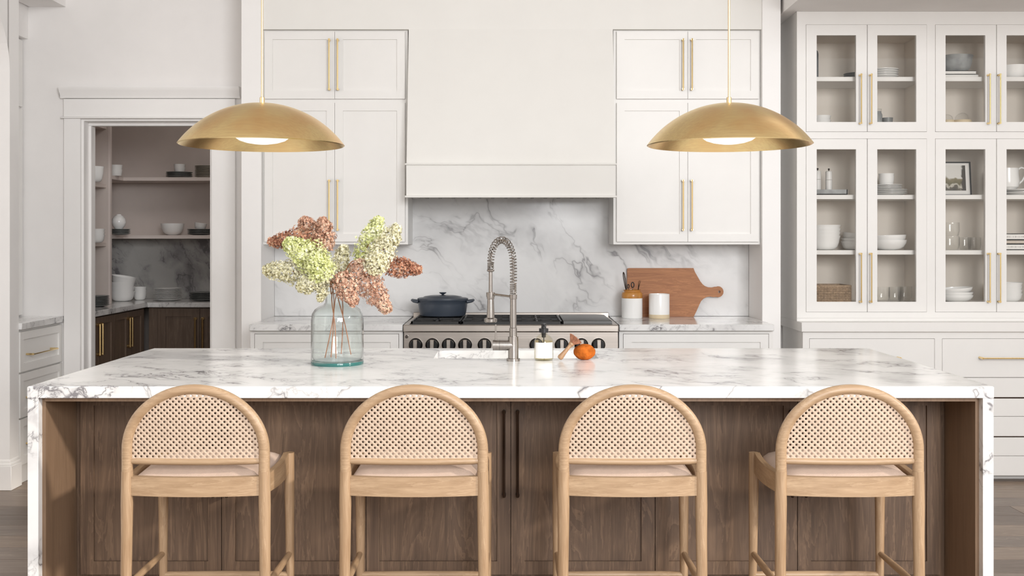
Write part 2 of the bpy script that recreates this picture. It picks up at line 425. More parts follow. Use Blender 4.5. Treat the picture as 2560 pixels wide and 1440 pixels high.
# arched side wall on the left
g = G(); g.box(-3.05, -2.79, 5.885, 5.993, 0, 2.33); g.box(-3.05, -2.79, 3.0, 5.085, 0, 2.33)
arc = [(5.485 - .4 * math.cos(t), 2.33 + .4 * math.sin(t)) for t in [PI * i / 32 for i in range(33)]]
for (ya, za), (yb3, zb3) in zip(arc, arc[1:]):
    g.hexa([(-3.05, ya, za), (-3.05, ya, 3.3), (-3.05, yb3, zb3), (-3.05, yb3, 3.3), (-2.79, ya, za), (-2.79, ya, 3.3), (-2.79, yb3, zb3), (-2.79, yb3, 3.3)])
g.box(-3.05, -2.79, 5.885, 5.993, 2.33, 3.3); g.box(-3.05, -2.79, 3.0, 5.085, 2.33, 3.3)
bmesh.ops.remove_doubles(g.bm, verts=g.bm.verts, dist=.0005)
struct('wall_left', g, M['trim'], smooth=12)
g = G(); g.box(-3.01, -2.775, 5.870, 6.0, 0, .135, .002)
g.box(-3.0, -2.780, 5.875, 5.999, .135, .150, .004, 2); g.box(-3.0, -2.786, 5.881, 5.996, .150, .168, .004, 2)
struct('baseboard_left', g, M['trim'])
struct('wall_side', G().box(-3.62, -3.52, 5.6, WALL, 0, 3.3), M['wall'])
struct('trim_1', G().box(-2.99, -2.767, 5.993, WALL, Z(17.5, WALL), 3.3), M['wall'])        # beam
# piers and bulkhead of the cooking alcove
PX0, PX1 = -1.465, 1.475
struct('wall_pier_left', G().box(X(603, 6.2), PX0, 6.2, WALL, 0, 3.3, .002), M['trim'])
struct('wall_pier_right', G().box(PX1, X(1952, 6.2), 6.2, WALL, 0, 3.3, .002), M['trim'])
BUL = Z(72, 6.2)
struct('wall_bulkhead', G().box(PX0, PX1, 6.215, WALL, BUL, 3.3), M['warm'])
# door casing
cs = G()
d = WALL; t = .022
cs.box(X(163, d), DL, d - t, d, 0, DH, .002); cs.box(DR, X(590, d), d - t, d, 0, DH, .002)
c0 = struct('door_1', cs, M['trim'])
build('header', G().box(X(163, d), X(590, d), d - t - .004, d, DH, Z(248, d), .002), M['trim'], c0)
g = G(); g.box(X(157, d), X(595, d), d - .036, d, DH - .001, DH + .011, .003)
build('bead', g, M['trim'], c0)
g = G(); pr = [(d, Z(247, d)), (d - .03, Z(247, d)), (d - .034, Z(240, d)), (d - .05, Z(230, d)), (d - .058, Z(222, d)), (d - .058, Z(219, d)), (d, Z(219, d))]
g.prism(pr, 'yz', X(150, d - .03), X(600, d - .03)); build('cornice', g, M['trim'], c0)
g = G(); g.box(DL, DL + .014, d, d + .18, 0, DH - .014); g.box(DR - .014, DR, d, d + .18, 0, DH - .014); g.box(DL, DR, d, d + .18, DH - .014, DH)
build('jamb', g, M['trim'], c0)
g = G(); g.box(DL + .014, DL + .032, d + .07, d + .12, 0, DH - .036, .002); g.box(DL + .014, DR - .014, d + .07, d + .12, DH - .036, DH - .014, .002)
build('door_stop', g, M['trim'], c0)
# pantry shell
PB = 8.55; PLX = -3.38
g = G(); g.box(PLX - .08, PLX, WALL + .18, PB, 0, 2.9); struct('wall_pantry_left', g, M['taupe'])
struct('wall_pantry_back', G().box(PLX - .08, -1.0, PB, PB + .08, 0, 2.9), M['taupe'])
struct('wall_pantry_right', G().box(-1.30, -1.22, WALL + .18, PB, 0, 2.9), M['taupe'])
struct('ceiling_pantry', G().box(PLX - .08, -1.22, WALL + .18, PB + .08, 2.9, 2.98), M['taupe'])
# great room behind the camera: wall with tall windows (seen only in reflections)
g = G(); wins = [(-4.4, -2.4), (-1.2, 1.0), (1.6, 3.8)]
xs = -5
for a, b_ in wins:
    g.box(xs, a, -2.75, -2.6, 0, 3.3); g.box(a, b_, -2.75, -2.6, 0, .5); g.box(a, b_, -2.75, -2.6, 2.9, 3.3); xs = b_
g.box(xs, 5, -2.75, -2.6, 0, 3.3)
struct('wall_front', g, M['wall'])
for i, (a, b_) in enumerate(wins):
    g = G(); m_ = (a + b_) / 2
    for u in (a, m_ - .02, b_ - .04): g.box(u, u + .04, -2.7, -2.65, .5, 2.9)
    for zz in (.5, 1.7, 2.86): g.box(a, b_, -2.7, -2.65, zz, zz + .04)
    struct('window_%d' % (i + 1), g, M['trim'])

# ================================================================ ISLAND
IF, IB, IL, IR = 3.40, 4.605, X(68, 3.4), X(2485, 3.4)
TOP, UND = .92, Z(995, IF)
isl = thing('kitchen_island', 'long kitchen island with white grey-veined marble top and waterfall ends, brown oak cabinets', 'kitchen island', ((IL + IR) / 2, IF, 0))
SX0, SX1, SY0, SY1 = X(1083, 4.2), .35, 4.205, 4.515        # sink hole
g = G()
xs_, ys_ = [IL, SX0, SX1, IR], [IF, SY0, SY1, IB]
grid = {}
def vv(i, j, z):
    key = (i, j, z)
    if key not in grid: grid[key] = g.bm.verts.new((xs_[i], ys_[j], z))
    return grid[key]
for i in range(3):
    for j in range(3):
        if (i, j) == (1, 1): continue
        for z in (TOP, UND): g.bm.faces.new([vv(i, j, z), vv(i + 1, j, z), vv(i + 1, j + 1, z), vv(i, j + 1, z)])
def side(i0, j0, i1, j1): g.bm.faces.new([vv(i0, j0, UND), vv(i1, j1, UND), vv(i1, j1, TOP), vv(i0, j0, TOP)])
for i in range(3): side(i, 0, i + 1, 0); side(i, 3, i + 1, 3); side(0, i, 0, i + 1); side(3, i, 3, i + 1)
side(1, 1, 2, 1); side(1, 2, 2, 2); side(1, 1, 1, 2); side(2, 1, 2, 2)
es = [e for e in g.bm.edges if all(abs(v.co.z - TOP) < 1e-5 for v in e.verts) and (all(abs(v.co.y - IF) < 1e-5 for v in e.verts) or all(abs(v.co.x - IL) < 1e-5 for v in e.verts) or all(abs(v.co.x - IR) < 1e-5 for v in e.verts))]
bmesh.ops.bevel(g.bm, geom=es, offset=.003, segments=1, profile=.5, affect='EDGES')
build('countertop', g, M['marble'], isl)
WT = .035
build('waterfall_panel', G().box(IL + .0005, IL + WT, IF + .001, IB - .001, 0, UND - .0005, .001), M['marble'], isl)
build('waterfall_panel', G().box(IR - WT, IR - .0005, IF + .001, IB - .001, 0, UND - .0005, .001), M['marble'], isl)
LIN = .012; CF = IF + .275                                       # cabinet face
build('end_lining', G().box(IL + WT, IL + WT + LIN, IF + .03, CF, 0, UND - .001), M['brown2'], isl)
build('end_lining', G().box(IR - WT - LIN, IR - WT, IF + .03, CF, 0, UND - .001), M['brown2'], isl)
build('soffit_panel', G().box(IL + WT + LIN, IR - WT - LIN, IF + .02, CF, UND - .014, UND - .001), M['brown2'], isl)
g = G(); x0, x1 = IL + WT + LIN, IR - WT - LIN
g.box(x0, x1, CF + .001, CF + .022, 0, .86)
g.box(x0, x1, IB - .04, IB - .02, 0, .88)
g.box(x0, x1, CF - .012, CF + .001, 0, .20)
build('cabinet_body', g, M['brown'], isl)
gaps = [X(p, CF) for p in (206, 558, 917, 1277, 1636, 1990, 2346)]
zt, zb = .865, Z(1432, CF)
for i in range(6):
    dr = shaker('door', isl, 'y', CF, gaps[i] + .0012, gaps[i + 1] - .0012, zb, zt, .046, .020, .009, 'brown')
    u = gaps[i + 1] - .0235 if i % 2 == 0 else gaps[i] + .0235
    handle(dr, 'y', CF, u, Z(1236, CF), Z(1022, CF), None, 'bronze', .0045, .045, .018)
# sink basin
g = G(); th = .012; zb_ = .70
g.box(SX0 - th, SX0, SY0 - th, SY1 + th, zb_, UND); g.box(SX1, SX1 + th, SY0 - th, SY1 + th, zb_, UND)
g.box(SX0, SX1, SY0 - th, SY0, zb_, UND); g.box(SX0, SX1, SY1, SY1 + th, zb_, UND); g.box(SX0 - th, SX1 + th, SY0 - th, SY1 + th, zb_ - th, zb_)
sk = build('sink_basin', g, M['marble'], isl)
build('drain', G().lathe([(.0, .0), (.04, 0), (.042, .004), (.02, .005), (0, .003)], ((SX0 + SX1) / 2, 4.36, zb_), 20), M['steel'], sk)

# ================================================================ STOOLS
def make_stool(x, y):
    b = (x, y, 0)
    st = thing('counter_stool', 's', 'stool', b, 'rattan-backed counter stools along the island')
    hw, zc, bt, r = .205, .763, .183, .0165
    # the four legs
    for s in (-1, 1):
        pts = [(x + s * (.212), y - .012, 0), (x + s * .209, y - .004, .25), (x + s * .2065, y, .5), (x + s * .206, y, .60), (x + s * hw, y, .70)]
        build('leg', G().tube(pts, [.0125, .0155, .0168, .0182, .0172], 14), M['oak'], st)
        pts = [(x + s * .213, y + .352, 0), (x + s * .210, y + .343, .35), (x + s * .209, y + .34, .55), (x + s * .209, y + .34, .688)]
        build('leg', G().tube(pts, [.0115, .014, .0165, .0160], 12), M['oak'], st)
    # hoop
    pts = [(x - hw, y, .70)]
    n = 40
    for i in range(n + 1):
        a = PI - PI * i / n
        z = zc + bt * math.sin(a); pts.append((x + hw * math.cos(a), y - .012 * math.sin(a), z))
    pts.append((x + hw, y, .70))
    build('back_hoop', G().tube(pts, [.0165] + [.0165 - .0012 * math.sin(PI * i / n) for i in range(n + 1)] + [.0165], 14), M['oak_x'], st)
    # back rail and aprons, bowed
    def bow(u): return -.012 * (1 - (u / hw) ** 2)
    g = G(); pts = [(x + u, y + bow(u) + .002, .731 - .001 * (1 - (u / hw) ** 2)) for u in [hw * (-1 + 2 * i / 12) for i in range(13)]]
    build('back_rail', g.tube(pts, [.0085] + [.0103] * 11 + [.0085], 10), M['oak_x'], st)
    def apron(y0, z0, z1, sgn, w):
        gg = G(); A = []
        for i in range(13):
            u = w * (-1 + 2 * i / 12); yy = y0 + sgn * .020 * (1 - (u / w) ** 2)
            A.append([gg.bm.verts.new(p) for p in ((x + u, yy, z0), (x + u, yy, z1), (x + u, yy + .02, z1), (x + u, yy + .02, z0))])
        for a, c in zip(A, A[1:]):
            for q in range(4): gg.bm.faces.new((a[q], a[(q + 1) % 4], c[(q + 1) % 4], c[q]))
        gg.bm.faces.new(A[0]); gg.bm.faces.new(A[-1][::-1]); return gg
    build('rear_apron', apron(y - .008, .629, .686, -1, .196), M['oak_x'], st)
    build('front_apron', apron(y + .325, .622, .675, 1, .200), M['oak_x'], st)
    for s in (-1, 1):
        gg = G(); A = []
        for i in range(9):
            v = i / 8; yy = y + .01 + .32 * v; xx = x + s * (.200 + .012 * math.sin(PI * v))
            zt_ = .686 + .004 * v; zb2 = .630 - .008 * v
            A.append([gg.bm.verts.new(p) for p in ((xx - .009, yy, zb2), (xx - .009, yy, zt_), (xx + .009, yy, zt_), (xx + .009, yy, zb2))])
        for a, c in zip(A, A[1:]):
            for q in range(4): gg.bm.faces.new((a[q], a[(q + 1) % 4], c[(q + 1) % 4], c[q]))
        gg.bm.faces.new(A[0]); gg.bm.faces.new(A[-1][::-1])
        build('side_apron', gg, M['oak_y'], st)
        build('stretcher', G().tube([(x + s * .2085, y + .0, .352), (x + s * .21, y + .17, .353), (x + s * .2098, y + .343, .354)], [.009, .0115, .009], 10), M['oak_y'], st)
    build('footrest', G().tube([(x - .21, y + .344, .282), (x, y + .344, .282), (x + .21, y + .344, .282)], [.011, .013, .011], 10), M['oak_x'], st)
    # cushion
    gg = G(); nx, ny = 16, 12; gr = []
    for j in range(ny + 1):
        rowv = []
        for i in range(nx + 1):
            u, v = -1 + 2 * i / nx, -1 + 2 * j / ny
            h = (1 - abs(u) ** 4) ** .5 * (1 - abs(v) ** 4) ** .5
            xx = x + u * (.190); yy = y + .172 + v * .168
            rowv.append(gg.bm.verts.new((xx, yy, .676 + .036 * h)))
        gr.append(rowv)
    for j in range(ny):
        for i in range(nx): gg.bm.faces.new((gr[j][i], gr[j][i + 1], gr[j + 1][i + 1], gr[j + 1][i]))
    gg.box(x - .190, x + .190, y + .004, y + .340, .655, .676)
    build('seat_cushion', gg, M['pouf'], st, smooth=60)
    # cane panel with real holes
    P, Q, hr = .0179 / 2, .0087, .0034
    gg = G()
    def inside(u, z, m=0):
        if z < zc: return abs(u) < hw - m and z > .733
        return (u / (hw - m)) ** 2 + ((z - zc) / (bt - m)) ** 2 < 1
    def yb(u, z): return y - .002 - .012 * math.sin(max(0, min(1, (z - zc) / bt)) * PI / 2) * .6 - .010 * (1 - (u / hw) ** 2)
    rows_ = int(.24 / Q) + 2
    for jr in range(rows_):
        z = .728 + jr * Q
        for ic in range(-14, 15):
            u = ic * 2 * P + (P if jr % 2 else 0)
            if not inside(u, z, .004): continue
            outer = [(P, 0), (P / 2, Q / 2), (0, Q), (-P / 2, Q / 2), (-P, 0), (-P / 2, -Q / 2), (0, -Q), (P / 2, -Q / 2)]
            hole = inside(u, z, .012) and z > .739
            vo = [gg.bm.verts.new((x + u + a, yb(u + a, z + c), z + c)) for a, c in outer]
            if hole:
                vi = [gg.bm.verts.new((x + u + hr * math.cos(t * PI / 4), yb(u + hr * math.cos(t * PI / 4), z + hr * math.sin(t * PI / 4)), z + hr * math.sin(t * PI / 4))) for t in range(8)]
                for t in range(8): gg.bm.faces.new((vo[t], vo[(t + 1) % 8], vi[(t + 1) % 8], vi[t]))
            else: gg.bm.faces.new(vo)
    bmesh.ops.remove_doubles(gg.bm, verts=gg.bm.verts, dist=.0001)
    cp = build('cane_panel', gg, M['cane'], st, smooth=3)
    sm = cp.modifiers.new('thickness', 'SOLIDIFY'); sm.thickness = .0016; sm.offset = 0
    return st
SD = 3.16
stool = make_stool(X(489.5, SD), SD)
stool['label'] = 'oak counter stool with cane back, leftmost of four at the island, in front of the flower vase side'
stool['label'] = 'oak counter stool with rounded cane back, leftmost of the four at the island'
for px, lb in ((1035.5, 'oak counter stool with rounded cane back, second from the left, beside the long dark handles'),
               (1581, 'oak counter stool with rounded cane back, third from the left, below the orange sponge'),
               (2124, 'oak counter stool with rounded cane back, rightmost of the four at the island')):
    copy_thing(stool, (X(px, SD), SD, 0), lb)

# ================================================================ BACK COUNTERS, BASE CABINETS, BACKSPLASH
CFD = 5.91
def base_unit(x0, x1, side_):
    c = thing('base_cabinet', 'white base cabinet with drawer front %s of the steel range' % side_, 'cabinet', ((x0 + x1) / 2, CFD, 0), 'white base cabinets beside the range')
    g = G(); g.box(x0, x1, CFD + .045, WALL - .03, .1, .882); g.box(x0, x1, CFD + .09, WALL - .03, 0, .1)
    build('cabinet_body', g, M['white'], c)
    g = G(); f = CFD + .045
    fb(g, 'y', f, x0, x0 + .022, 0, .016, .1, .882); fb(g, 'y', f, x1 - .022, x1, 0, .016, .1, .882)
    fb(g, 'y', f, x0 + .022, x1 - .022, 0, .016, .866, .882); fb(g, 'y', f, x0 + .022, x1 - .022, 0, .016, .1, .13); fb(g, 'y', f, x0 + .022, x1 - .022, 0, .016, .655, .67)
    build('face_frame', g, M['white'], c)
    dz = shaker('drawer', c, 'y', f, x0 + .025, x1 - .025, .673, .863, .045, .018, .009)
    xm = (x0 + x1) / 2
    handle(dz, 'y', f, xm - .12, .768, None, xm + .12, off=.05, n0=.009)
    for a, b2, s in ((x0 + .025, xm - .001, 1), (xm + .001, x1 - .025, -1)):
        dd = shaker('door', c, 'y', f, a, b2, .133, .652, .05, .018, .009)
        handle(dd, 'y', f, (b2 if s > 0 else a) - s * .025, .45, .62, off=.05, n0=.018)
XL, XR0, XR1, XR = -1.463, X(1007, CFD), X(1548, CFD), 1.473
base_unit(XL, XR0 - .002, 'left'); base_unit(XR1 + .002, XR, 'right')
for a, b2, s in ((XL, XR0 - .001, 'left, under the pot side'), (XR1 + .001, XR, 'right')):
    sd = 'left' if s.startswith('left') else 'right'
    solo('worktop', G().box(a, b2, CFD, WALL - .021, .883, .92, .003), M['marble_c'], ((a + b2) / 2, CFD, .883),
         'white veined marble worktop %s of the range' % sd, 'countertop', 'marble worktops beside the range')
solo('backsplash', G().box(PX0 + .001, PX1 - .001, WALL - .02, WALL - .001, .921, 1.66, .001), M['marble_b'], (0, WALL, .9),
     'grey-veined marble backsplash slab behind the range', 'backsplash')

# ================================================================ WALL CABINETS
UD = 6.25
def wall_cab(side_):
    if side_ == 'left': xo, xi = PX0 + .001, X(1020, UD); px = (663, 838, 1013); hp = (826, 847)
    else: xo, xi = PX1 - .001, X(1533.5, UD); px = (1541, 1718, 1895); hp = (1705, 1727)
    a, b2 = min(xo, xi), max(xo, xi)
    zt_, zb2 = BUL, Z(611, UD)
    c = thing('wall_cabinet', 'tall white wall cabinet with four panelled doors %s of the range hood' % side_, 'cabinet', ((a + b2) / 2, UD, zb2), 'white wall cabinets beside the hood')
    build('cabinet_body', G().box(a, b2, UD + .001, WALL - .021, zb2, zt_), M['white'], c)
    x0, xm, x1 = (X(p, UD) for p in px)
    za, zb3, zc_, zd = Z(80, UD), Z(248, UD), Z(258, UD), Z(604.5, UD)
    g = G()
    fb(g, 'y', UD, a, x0 - .0015, 0, .002, zb2, zt_); fb(g, 'y', UD, x1 + .0015, b2, 0, .002, zb2, zt_)
    for p, q in ((za + .0015, zt_), (zc_ + .0015, zb3 - .0015), (zb2, zd - .0015)): fb(g, 'y', UD, x0 - .0015, x1 + .0015, 0, .002, p, q)
    build('face_frame', g, M['white'], c)
    for lo, hi, h0, h1 in ((zb3, za, 228, 100), (zd, zc_, 577, 450)):
        for u0, u1, hx in ((x0, xm - .001, hp[0]), (xm + .001, x1, hp[1])):
            dr = shaker('door', c, 'y', UD, u0, u1, lo, hi, .047, .019, .010, 'white')
            handle(dr, 'y', UD, X(hx, UD), Z(h0, UD), Z(h1, UD), off=.05, n0=.019, r=.0045)
wall_cab('left'); wall_cab('right')

# ================================================================ RANGE HOOD
hd = thing('range_hood', 'large tapered plaster range hood above the steel range', 'range hood', (0, 6.2, Z(494, 6.06)))
hw_ = .600; zt_, zm, zb2 = BUL, Z(411, 6.07), Z(494, 6.06)
g = G(); yb_ = WALL - .022
g.hexa([(-hw_, 6.085, zm), (-hw_, 6.213, zt_), (-hw_, yb_, zm), (-hw_, yb_, zt_), (hw_, 6.085, zm), (hw_, 6.213, zt_), (hw_, yb_, zm), (hw_, yb_, zt_)])
build('hood_body', g, M['warm'], hd)
g = G(); g.box(-hw_, hw_, 6.07, 6.10, zb2 + .012, zm); g.box(-hw_, -hw_ + .03, 6.10, yb_, zb2 + .012, zm); g.box(hw_ - .03, hw_, 6.10, yb_, zb2 + .012, zm); g.box(-hw_ + .03, hw_ - .03, yb_ - .03, yb_, zb2 + .012, zm)
build('hood_band', g, M['warm'], hd)
g = G(); g.box(-hw_ - .008, hw_ + .008, 6.060, 6.095, zm - .004, zm + .006, .002); g.box(-hw_ - .008, hw_ + .008, 6.058, 6.10, zb2, zb2 + .012, .002)
build('hood_trim', g, M['warm'], hd)
g = G(); g.box(-hw_ + .03, hw_ - .03, 6.10, yb_ - .03, zb2 + .02, zb2 + .035)
for i in range(14): g.box(-.52 + i * .08, -.50 + i * .08, 6.14, yb_ - .08, zb2 + .010, zb2 + .02)
build('vent_filter', g, M['knobring'], hd)

# ================================================================ RANGE
rg_ = thing('range_cooker', 'wide stainless steel range with black grates and griddle cover between the worktops', 'range', (0, CFD, 0))
RX0, RX1 = X(1008.5, CFD), X(1546.5, CFD)
build('range_body', G().box(RX0 + .004, RX1 - .004, CFD + .02, WALL - .025, .10, .898, .002), M['steel_r'], rg_)
g = G(); g.box(RX0, RX1, CFD - .012, CFD + .035, .878, .918, .005); g.box(RX0, RX0 + .03, CFD + .03, WALL - .05, .89, .918, .002); g.box(RX1 - .03, RX1, CFD + .03, WALL - .05, .89, .918, .002)
build('front_rim', g, M['steel_r'], rg_)
build('back_rim', G().box(RX0, RX1, WALL - .06, WALL - .022, .89, .945, .002), M['steel_r'], rg_)
build('control_panel', G().box(RX0 + .002, RX1 - .002, CFD + .003, CFD + .022, .742, .878, .002), M['steel_r'], rg_)
build('oven_door', G().box(RX0 + .002, X(1360, CFD), CFD + .002, CFD + .022, .16, .735, .004), M['steel_r'], rg_)
build('oven_door', G().box(X(1364, CFD), RX1 - .002, CFD + .002, CFD + .022, .16, .735, .004), M['steel_r'], rg_)
build('deck', G().box(RX0 + .03, RX1 - .03, CFD + .035, WALL - .06, .895, .902), M['black'], rg_)
g = G().box(X(1296, CFD), X(1323, CFD), CFD - .001, CFD + .004, Z(872, CFD), Z(847, CFD), .001)
build('display', g, M['steel_r'], rg_)
build('badge', G().lathe([(0, 0), (.010, 0), (.0105, .003), (.008, .004), (.007, .002), (0, .002)], (X(1016.5, CFD), CFD + .003, Z(841, CFD)), 20, tilt=Matrix.Rotation(R(90), 3, 'X')), M['steel'], rg_)
T90 = Matrix.Rotation(R(90), 3, 'X')
for kx in (1039.4, 1081, 1122, 1163, 1211.6, 1341, 1404, 1453.6, 1496):
    kn = build('knob', G().lathe([(0, 0), (.0365, 0), (.0365, .006), (.033, .010), (.031, .034), (.029, .037), (0, .037)], (X(kx, CFD), CFD + .003, .806), 28, tilt=T90), M['blackp'], rg_)
    build('knob_ring', G().lathe([(.0362, .0), (.0385, .0), (.0385, .008), (.0362, .010)], (X(kx, CFD), CFD + .003, .806), 28, tilt=T90, cap=False), M['knobring'], kn)
    build('knob_grip', G().box(X(kx, CFD) - .0105, X(kx, CFD) + .0105, CFD - .048, CFD - .030, .775, .837, .002), M['steel_r'], kn)
# grates
gx = [X(1024, CFD), X(1151, CFD), X(1280, CFD), X(1408, CFD)]
for i in range(3):
    a, b2 = gx[i] + .003, gx[i + 1] - .003; y0, y1 = CFD + .045, WALL - .075; zz, z1 = .918, .934
    g = G()
    for yy in (y0, (y0 + y1) / 2 - .006, y1 - .012): g.box(a, b2, yy, yy + .012, zz - (.014 if yy == y0 else 0), z1, .002)
    for xx in (a, b2 - .012): g.box(xx, xx + .012, y0, y1, zz, z1, .002)
    for q in (.25, .75):
        cx, cy = (a + b2) / 2, y0 + (y1 - y0) * q
        for k8 in range(8):
            an = k8 * PI / 4; L0, L1 = .035, (.132 if k8 % 2 == 0 else .12)
            if k8 % 4 == 0: L1 = (b2 - a) / 2 - .006
            g.tube([(cx + L0 * math.cos(an), cy + L0 * math.sin(an), .927), (cx + L1 * math.cos(an), cy + L1 * math.sin(an), .927)], .0065, 6)
    gt = build('grate', g, M['black'], rg_)
    g = G()
    for q in (.25, .75):
        g.lathe([(0, .902), (.052, .902), (.052, .908), (.036, .912), (.034, .918), (0, .918)], ((a + b2) / 2, y0 + (y1 - y0) * q, 0), 20)
    build('burner', g, M['black'], gt)
a, b2 = X(1409, CFD) + .002, RX1 - .032
g = G(); g.prism([(a, CFD + .042), (b2, CFD + .042), (b2, WALL - .12), (b2 - .05, WALL - .075), (a, WALL - .075)], 'xy', .903, .936, .003)
build('griddle_cover', g, M['griddle'], rg_)
g = G(); g.box(X(1330, CFD) * 0 + RX0 + .1, X(1330, CFD), CFD - .045, CFD - .030, .68, .695, .004)
for u in (RX0 + .12, X(1310, CFD)): g.box(u, u + .012, CFD - .035, CFD + .003, .682, .693)
build('oven_handle', g, M['steel'], rg_)

# ================================================================ DUTCH OVEN
dx_, dy_ = X(1107, 6.34), 6.34
zb0 = .935; sc2 = .70
dp = thing('dutch_oven', 'dark blue oval enamel cooking pot with lid on the left burners', 'cooking pot', (dx_, dy_, zb0))
Rw = S(62.5, 6.3)
prof = [(0, 0), (Rw * .80, 0), (Rw * .90, .006), (Rw * .95, .03), (Rw * .985, .07), (Rw * 1.0, .094), (Rw * 1.02, .097), (Rw * 1.02, .103), (Rw * .97, .103), (Rw * .93, .09), (Rw * .9, .03), (0, .02)]
build('pot_body', G().lathe([(r, z + zb0) for r, z in prof], (dx_, dy_, 0), 48, 1, sc2), M['enamel'], dp)
ld = build('lid', G().lathe([(Rw * 1.02, zb0 + .103), (Rw * 1.02, zb0 + .108), (Rw * .96, zb0 + .112), (Rw * .80, zb0 + .114), (Rw * .74, zb0 + .120), (Rw * .5, zb0 + .126), (0, zb0 + .128)], (dx_, dy_, 0), 48, 1, sc2), M['enamel'], dp)
build('lid_knob', G().lathe([(.006, .126), (.008, .132), (.018, .137), (.0225, .141), (.020, .144), (0, .145)], (dx_, dy_, zb0), 20), M['enamel'], ld)
for s in (-1, 1):
    pts = [(dx_ + s * (Rw * .97), dy_ - .035, zb0 + .088), (dx_ + s * (Rw + .022), dy_ - .030, zb0 + .092), (dx_ + s * (Rw + .034), dy_ - .012, zb0 + .097), (dx_ + s * (Rw + .034), dy_ + .012, zb0 + .097), (dx_ + s * (Rw + .022), dy_ + .03, zb0 + .092), (dx_ + s * Rw * .97, dy_ + .035, zb0 + .088)]
    build('side_handle', G().tube(pts, [.010, .009, .008, .008, .009, .010], 10), M['enamel'], dp)

# ================================================================ FAUCET
FD = 4.12; fx = X(1283, FD); fs = F / FD
fa = thing('kitchen_faucet', 'brushed steel spring-neck pull-down faucet standing behind the sink edge on the island', 'faucet', (fx, FD, TOP))
fa['label'] = 'brushed steel spring-neck pull-down faucet beside the island sink'
def fz(py): return Z(py, FD)
prof = [(0, TOP), (.0262, TOP), (.0262, fz(896)), (.0205, fz(895)), (.0205, fz(841)), (.0150, fz(840.5)), (.0150, fz(820)), (.0128, fz(819)), (.0122, fz(748)), (.0145, fz(747)), (.0150, fz(736)), (0, fz(735.5))]
build('column', G().lathe(prof, (fx, FD, 0), 28), M['steel'], fa)
g = G().tube([(fx, FD, fz(863)), (X(1232, FD), FD, fz(863))], .0205, 20)
sl = build('valve_body', g, M['steel'], fa)
build('lever', G().tube([(X(1239.5, FD), FD, fz(852)), (X(1239.5, FD), FD, fz(811))], .0034, 10), M['steel'], sl)
g = G().tube([(X(1249.5, FD), FD, fz(863)), (X(1248.5, FD), FD, fz(863))], .0208, 20); build('valve_seam', g, M['knobring'], sl)
# hose path: up the column, over, down to the spray head (which hangs a little further over the sink)
HY = .075; hx = X(1226.5, FD + HY)
path = []
n1, n2 = 14, 40
zc_, ztop = fz(665), fz(600)
for i in range(n1): path.append(Vector((fx + .001, FD, fz(708) + (zc_ - fz(708)) * i / n1)))
for i in range(n2 + 1):
    a = PI * i / n2
    u = (1 - math.cos(a)) / 2
    path.append(Vector((fx + (hx - fx) * u, FD + HY * u, zc_ + (ztop - zc_) * math.sin(a) ** .85 if 0 < i < n2 else zc_)))
path[-1].z = fz(655)
build('hose', G().tube(path, .0040, 8), M['steel'], fa)
def coil(path, turns, r, wire, seg=6):
    L = [0]
    for a, b2 in zip(path, path[1:]): L.append(L[-1] + (b2 - a).length)
    N = int(turns * 14); out = []; side_v = (path[-1] - path[0]); side_v.z = 0; side_v.normalize(); w0 = Vector((-side_v.y, side_v.x, 0))
    j = 0
    for i in range(N + 1):
        s_ = L[-1] * i / N
        while j < len(L) - 2 and L[j + 1] < s_: j += 1
        f = (s_ - L[j]) / max(1e-9, L[j + 1] - L[j]); p = path[j].lerp(path[j + 1], min(1, f))
        jj = min(j + 1, len(path) - 1); t = (path[min(jj + 1, len(path) - 1)] - path[max(j - 1, 0)]).normalized()
        b3 = w0; nrm = t.cross(b3).normalized(); a = 2 * PI * turns * i / N
        out.append(p + (nrm * math.cos(a) + b3 * math.sin(a)) * r)
    return out
build('spring', G().tube(coil(path, 27, .0128, .0021), .0021, 6), M['steel'], fa)
def vcoil(x, y, z0, z1, turns, r, wire):
    N = turns * 14
    return G().tube([(x + r * math.cos(2 * PI * turns * i / N), y + r * math.sin(2 * PI * turns * i / N), z0 + (z1 - z0) * i / N) for i in range(N + 1)], wire, 6)
build('spring_collar', vcoil(fx, FD, fz(735), fz(709), 6, .0120, .0021), M['steel'], fa)
D2 = FD + HY
def gz(py): return Z(py, D2)
build('spring_collar', vcoil(hx, D2, gz(674), gz(656), 5, .0118, .0020), M['steel'], fa)
prof = [(0, gz(806)), (.022, gz(806)), (.0257, gz(804)), (.0257, gz(797)), (.0155, gz(794)), (.0150, gz(780)), (.0130, gz(748)), (.0150, gz(747)), (.0155, gz(731)), (.0078, gz(730)), (.0072, gz(680)), (.0145, gz(678)), (.0150, gz(674)), (0, gz(673))]
build('spray_head', G().lathe(prof, (hx, D2, 0), 24), M['steel'], fa)
g = G().tube([(fx, FD, fz(742)), (hx, D2, gz(735))], .0048, 10)
g.lathe([(.0165, gz(742)), (.0175, gz(742)), (.0175, gz(731)), (.0165, gz(731))], (hx, D2, 0), 20, cap=False)
build('holder_arm', g, M['steel'], fa)

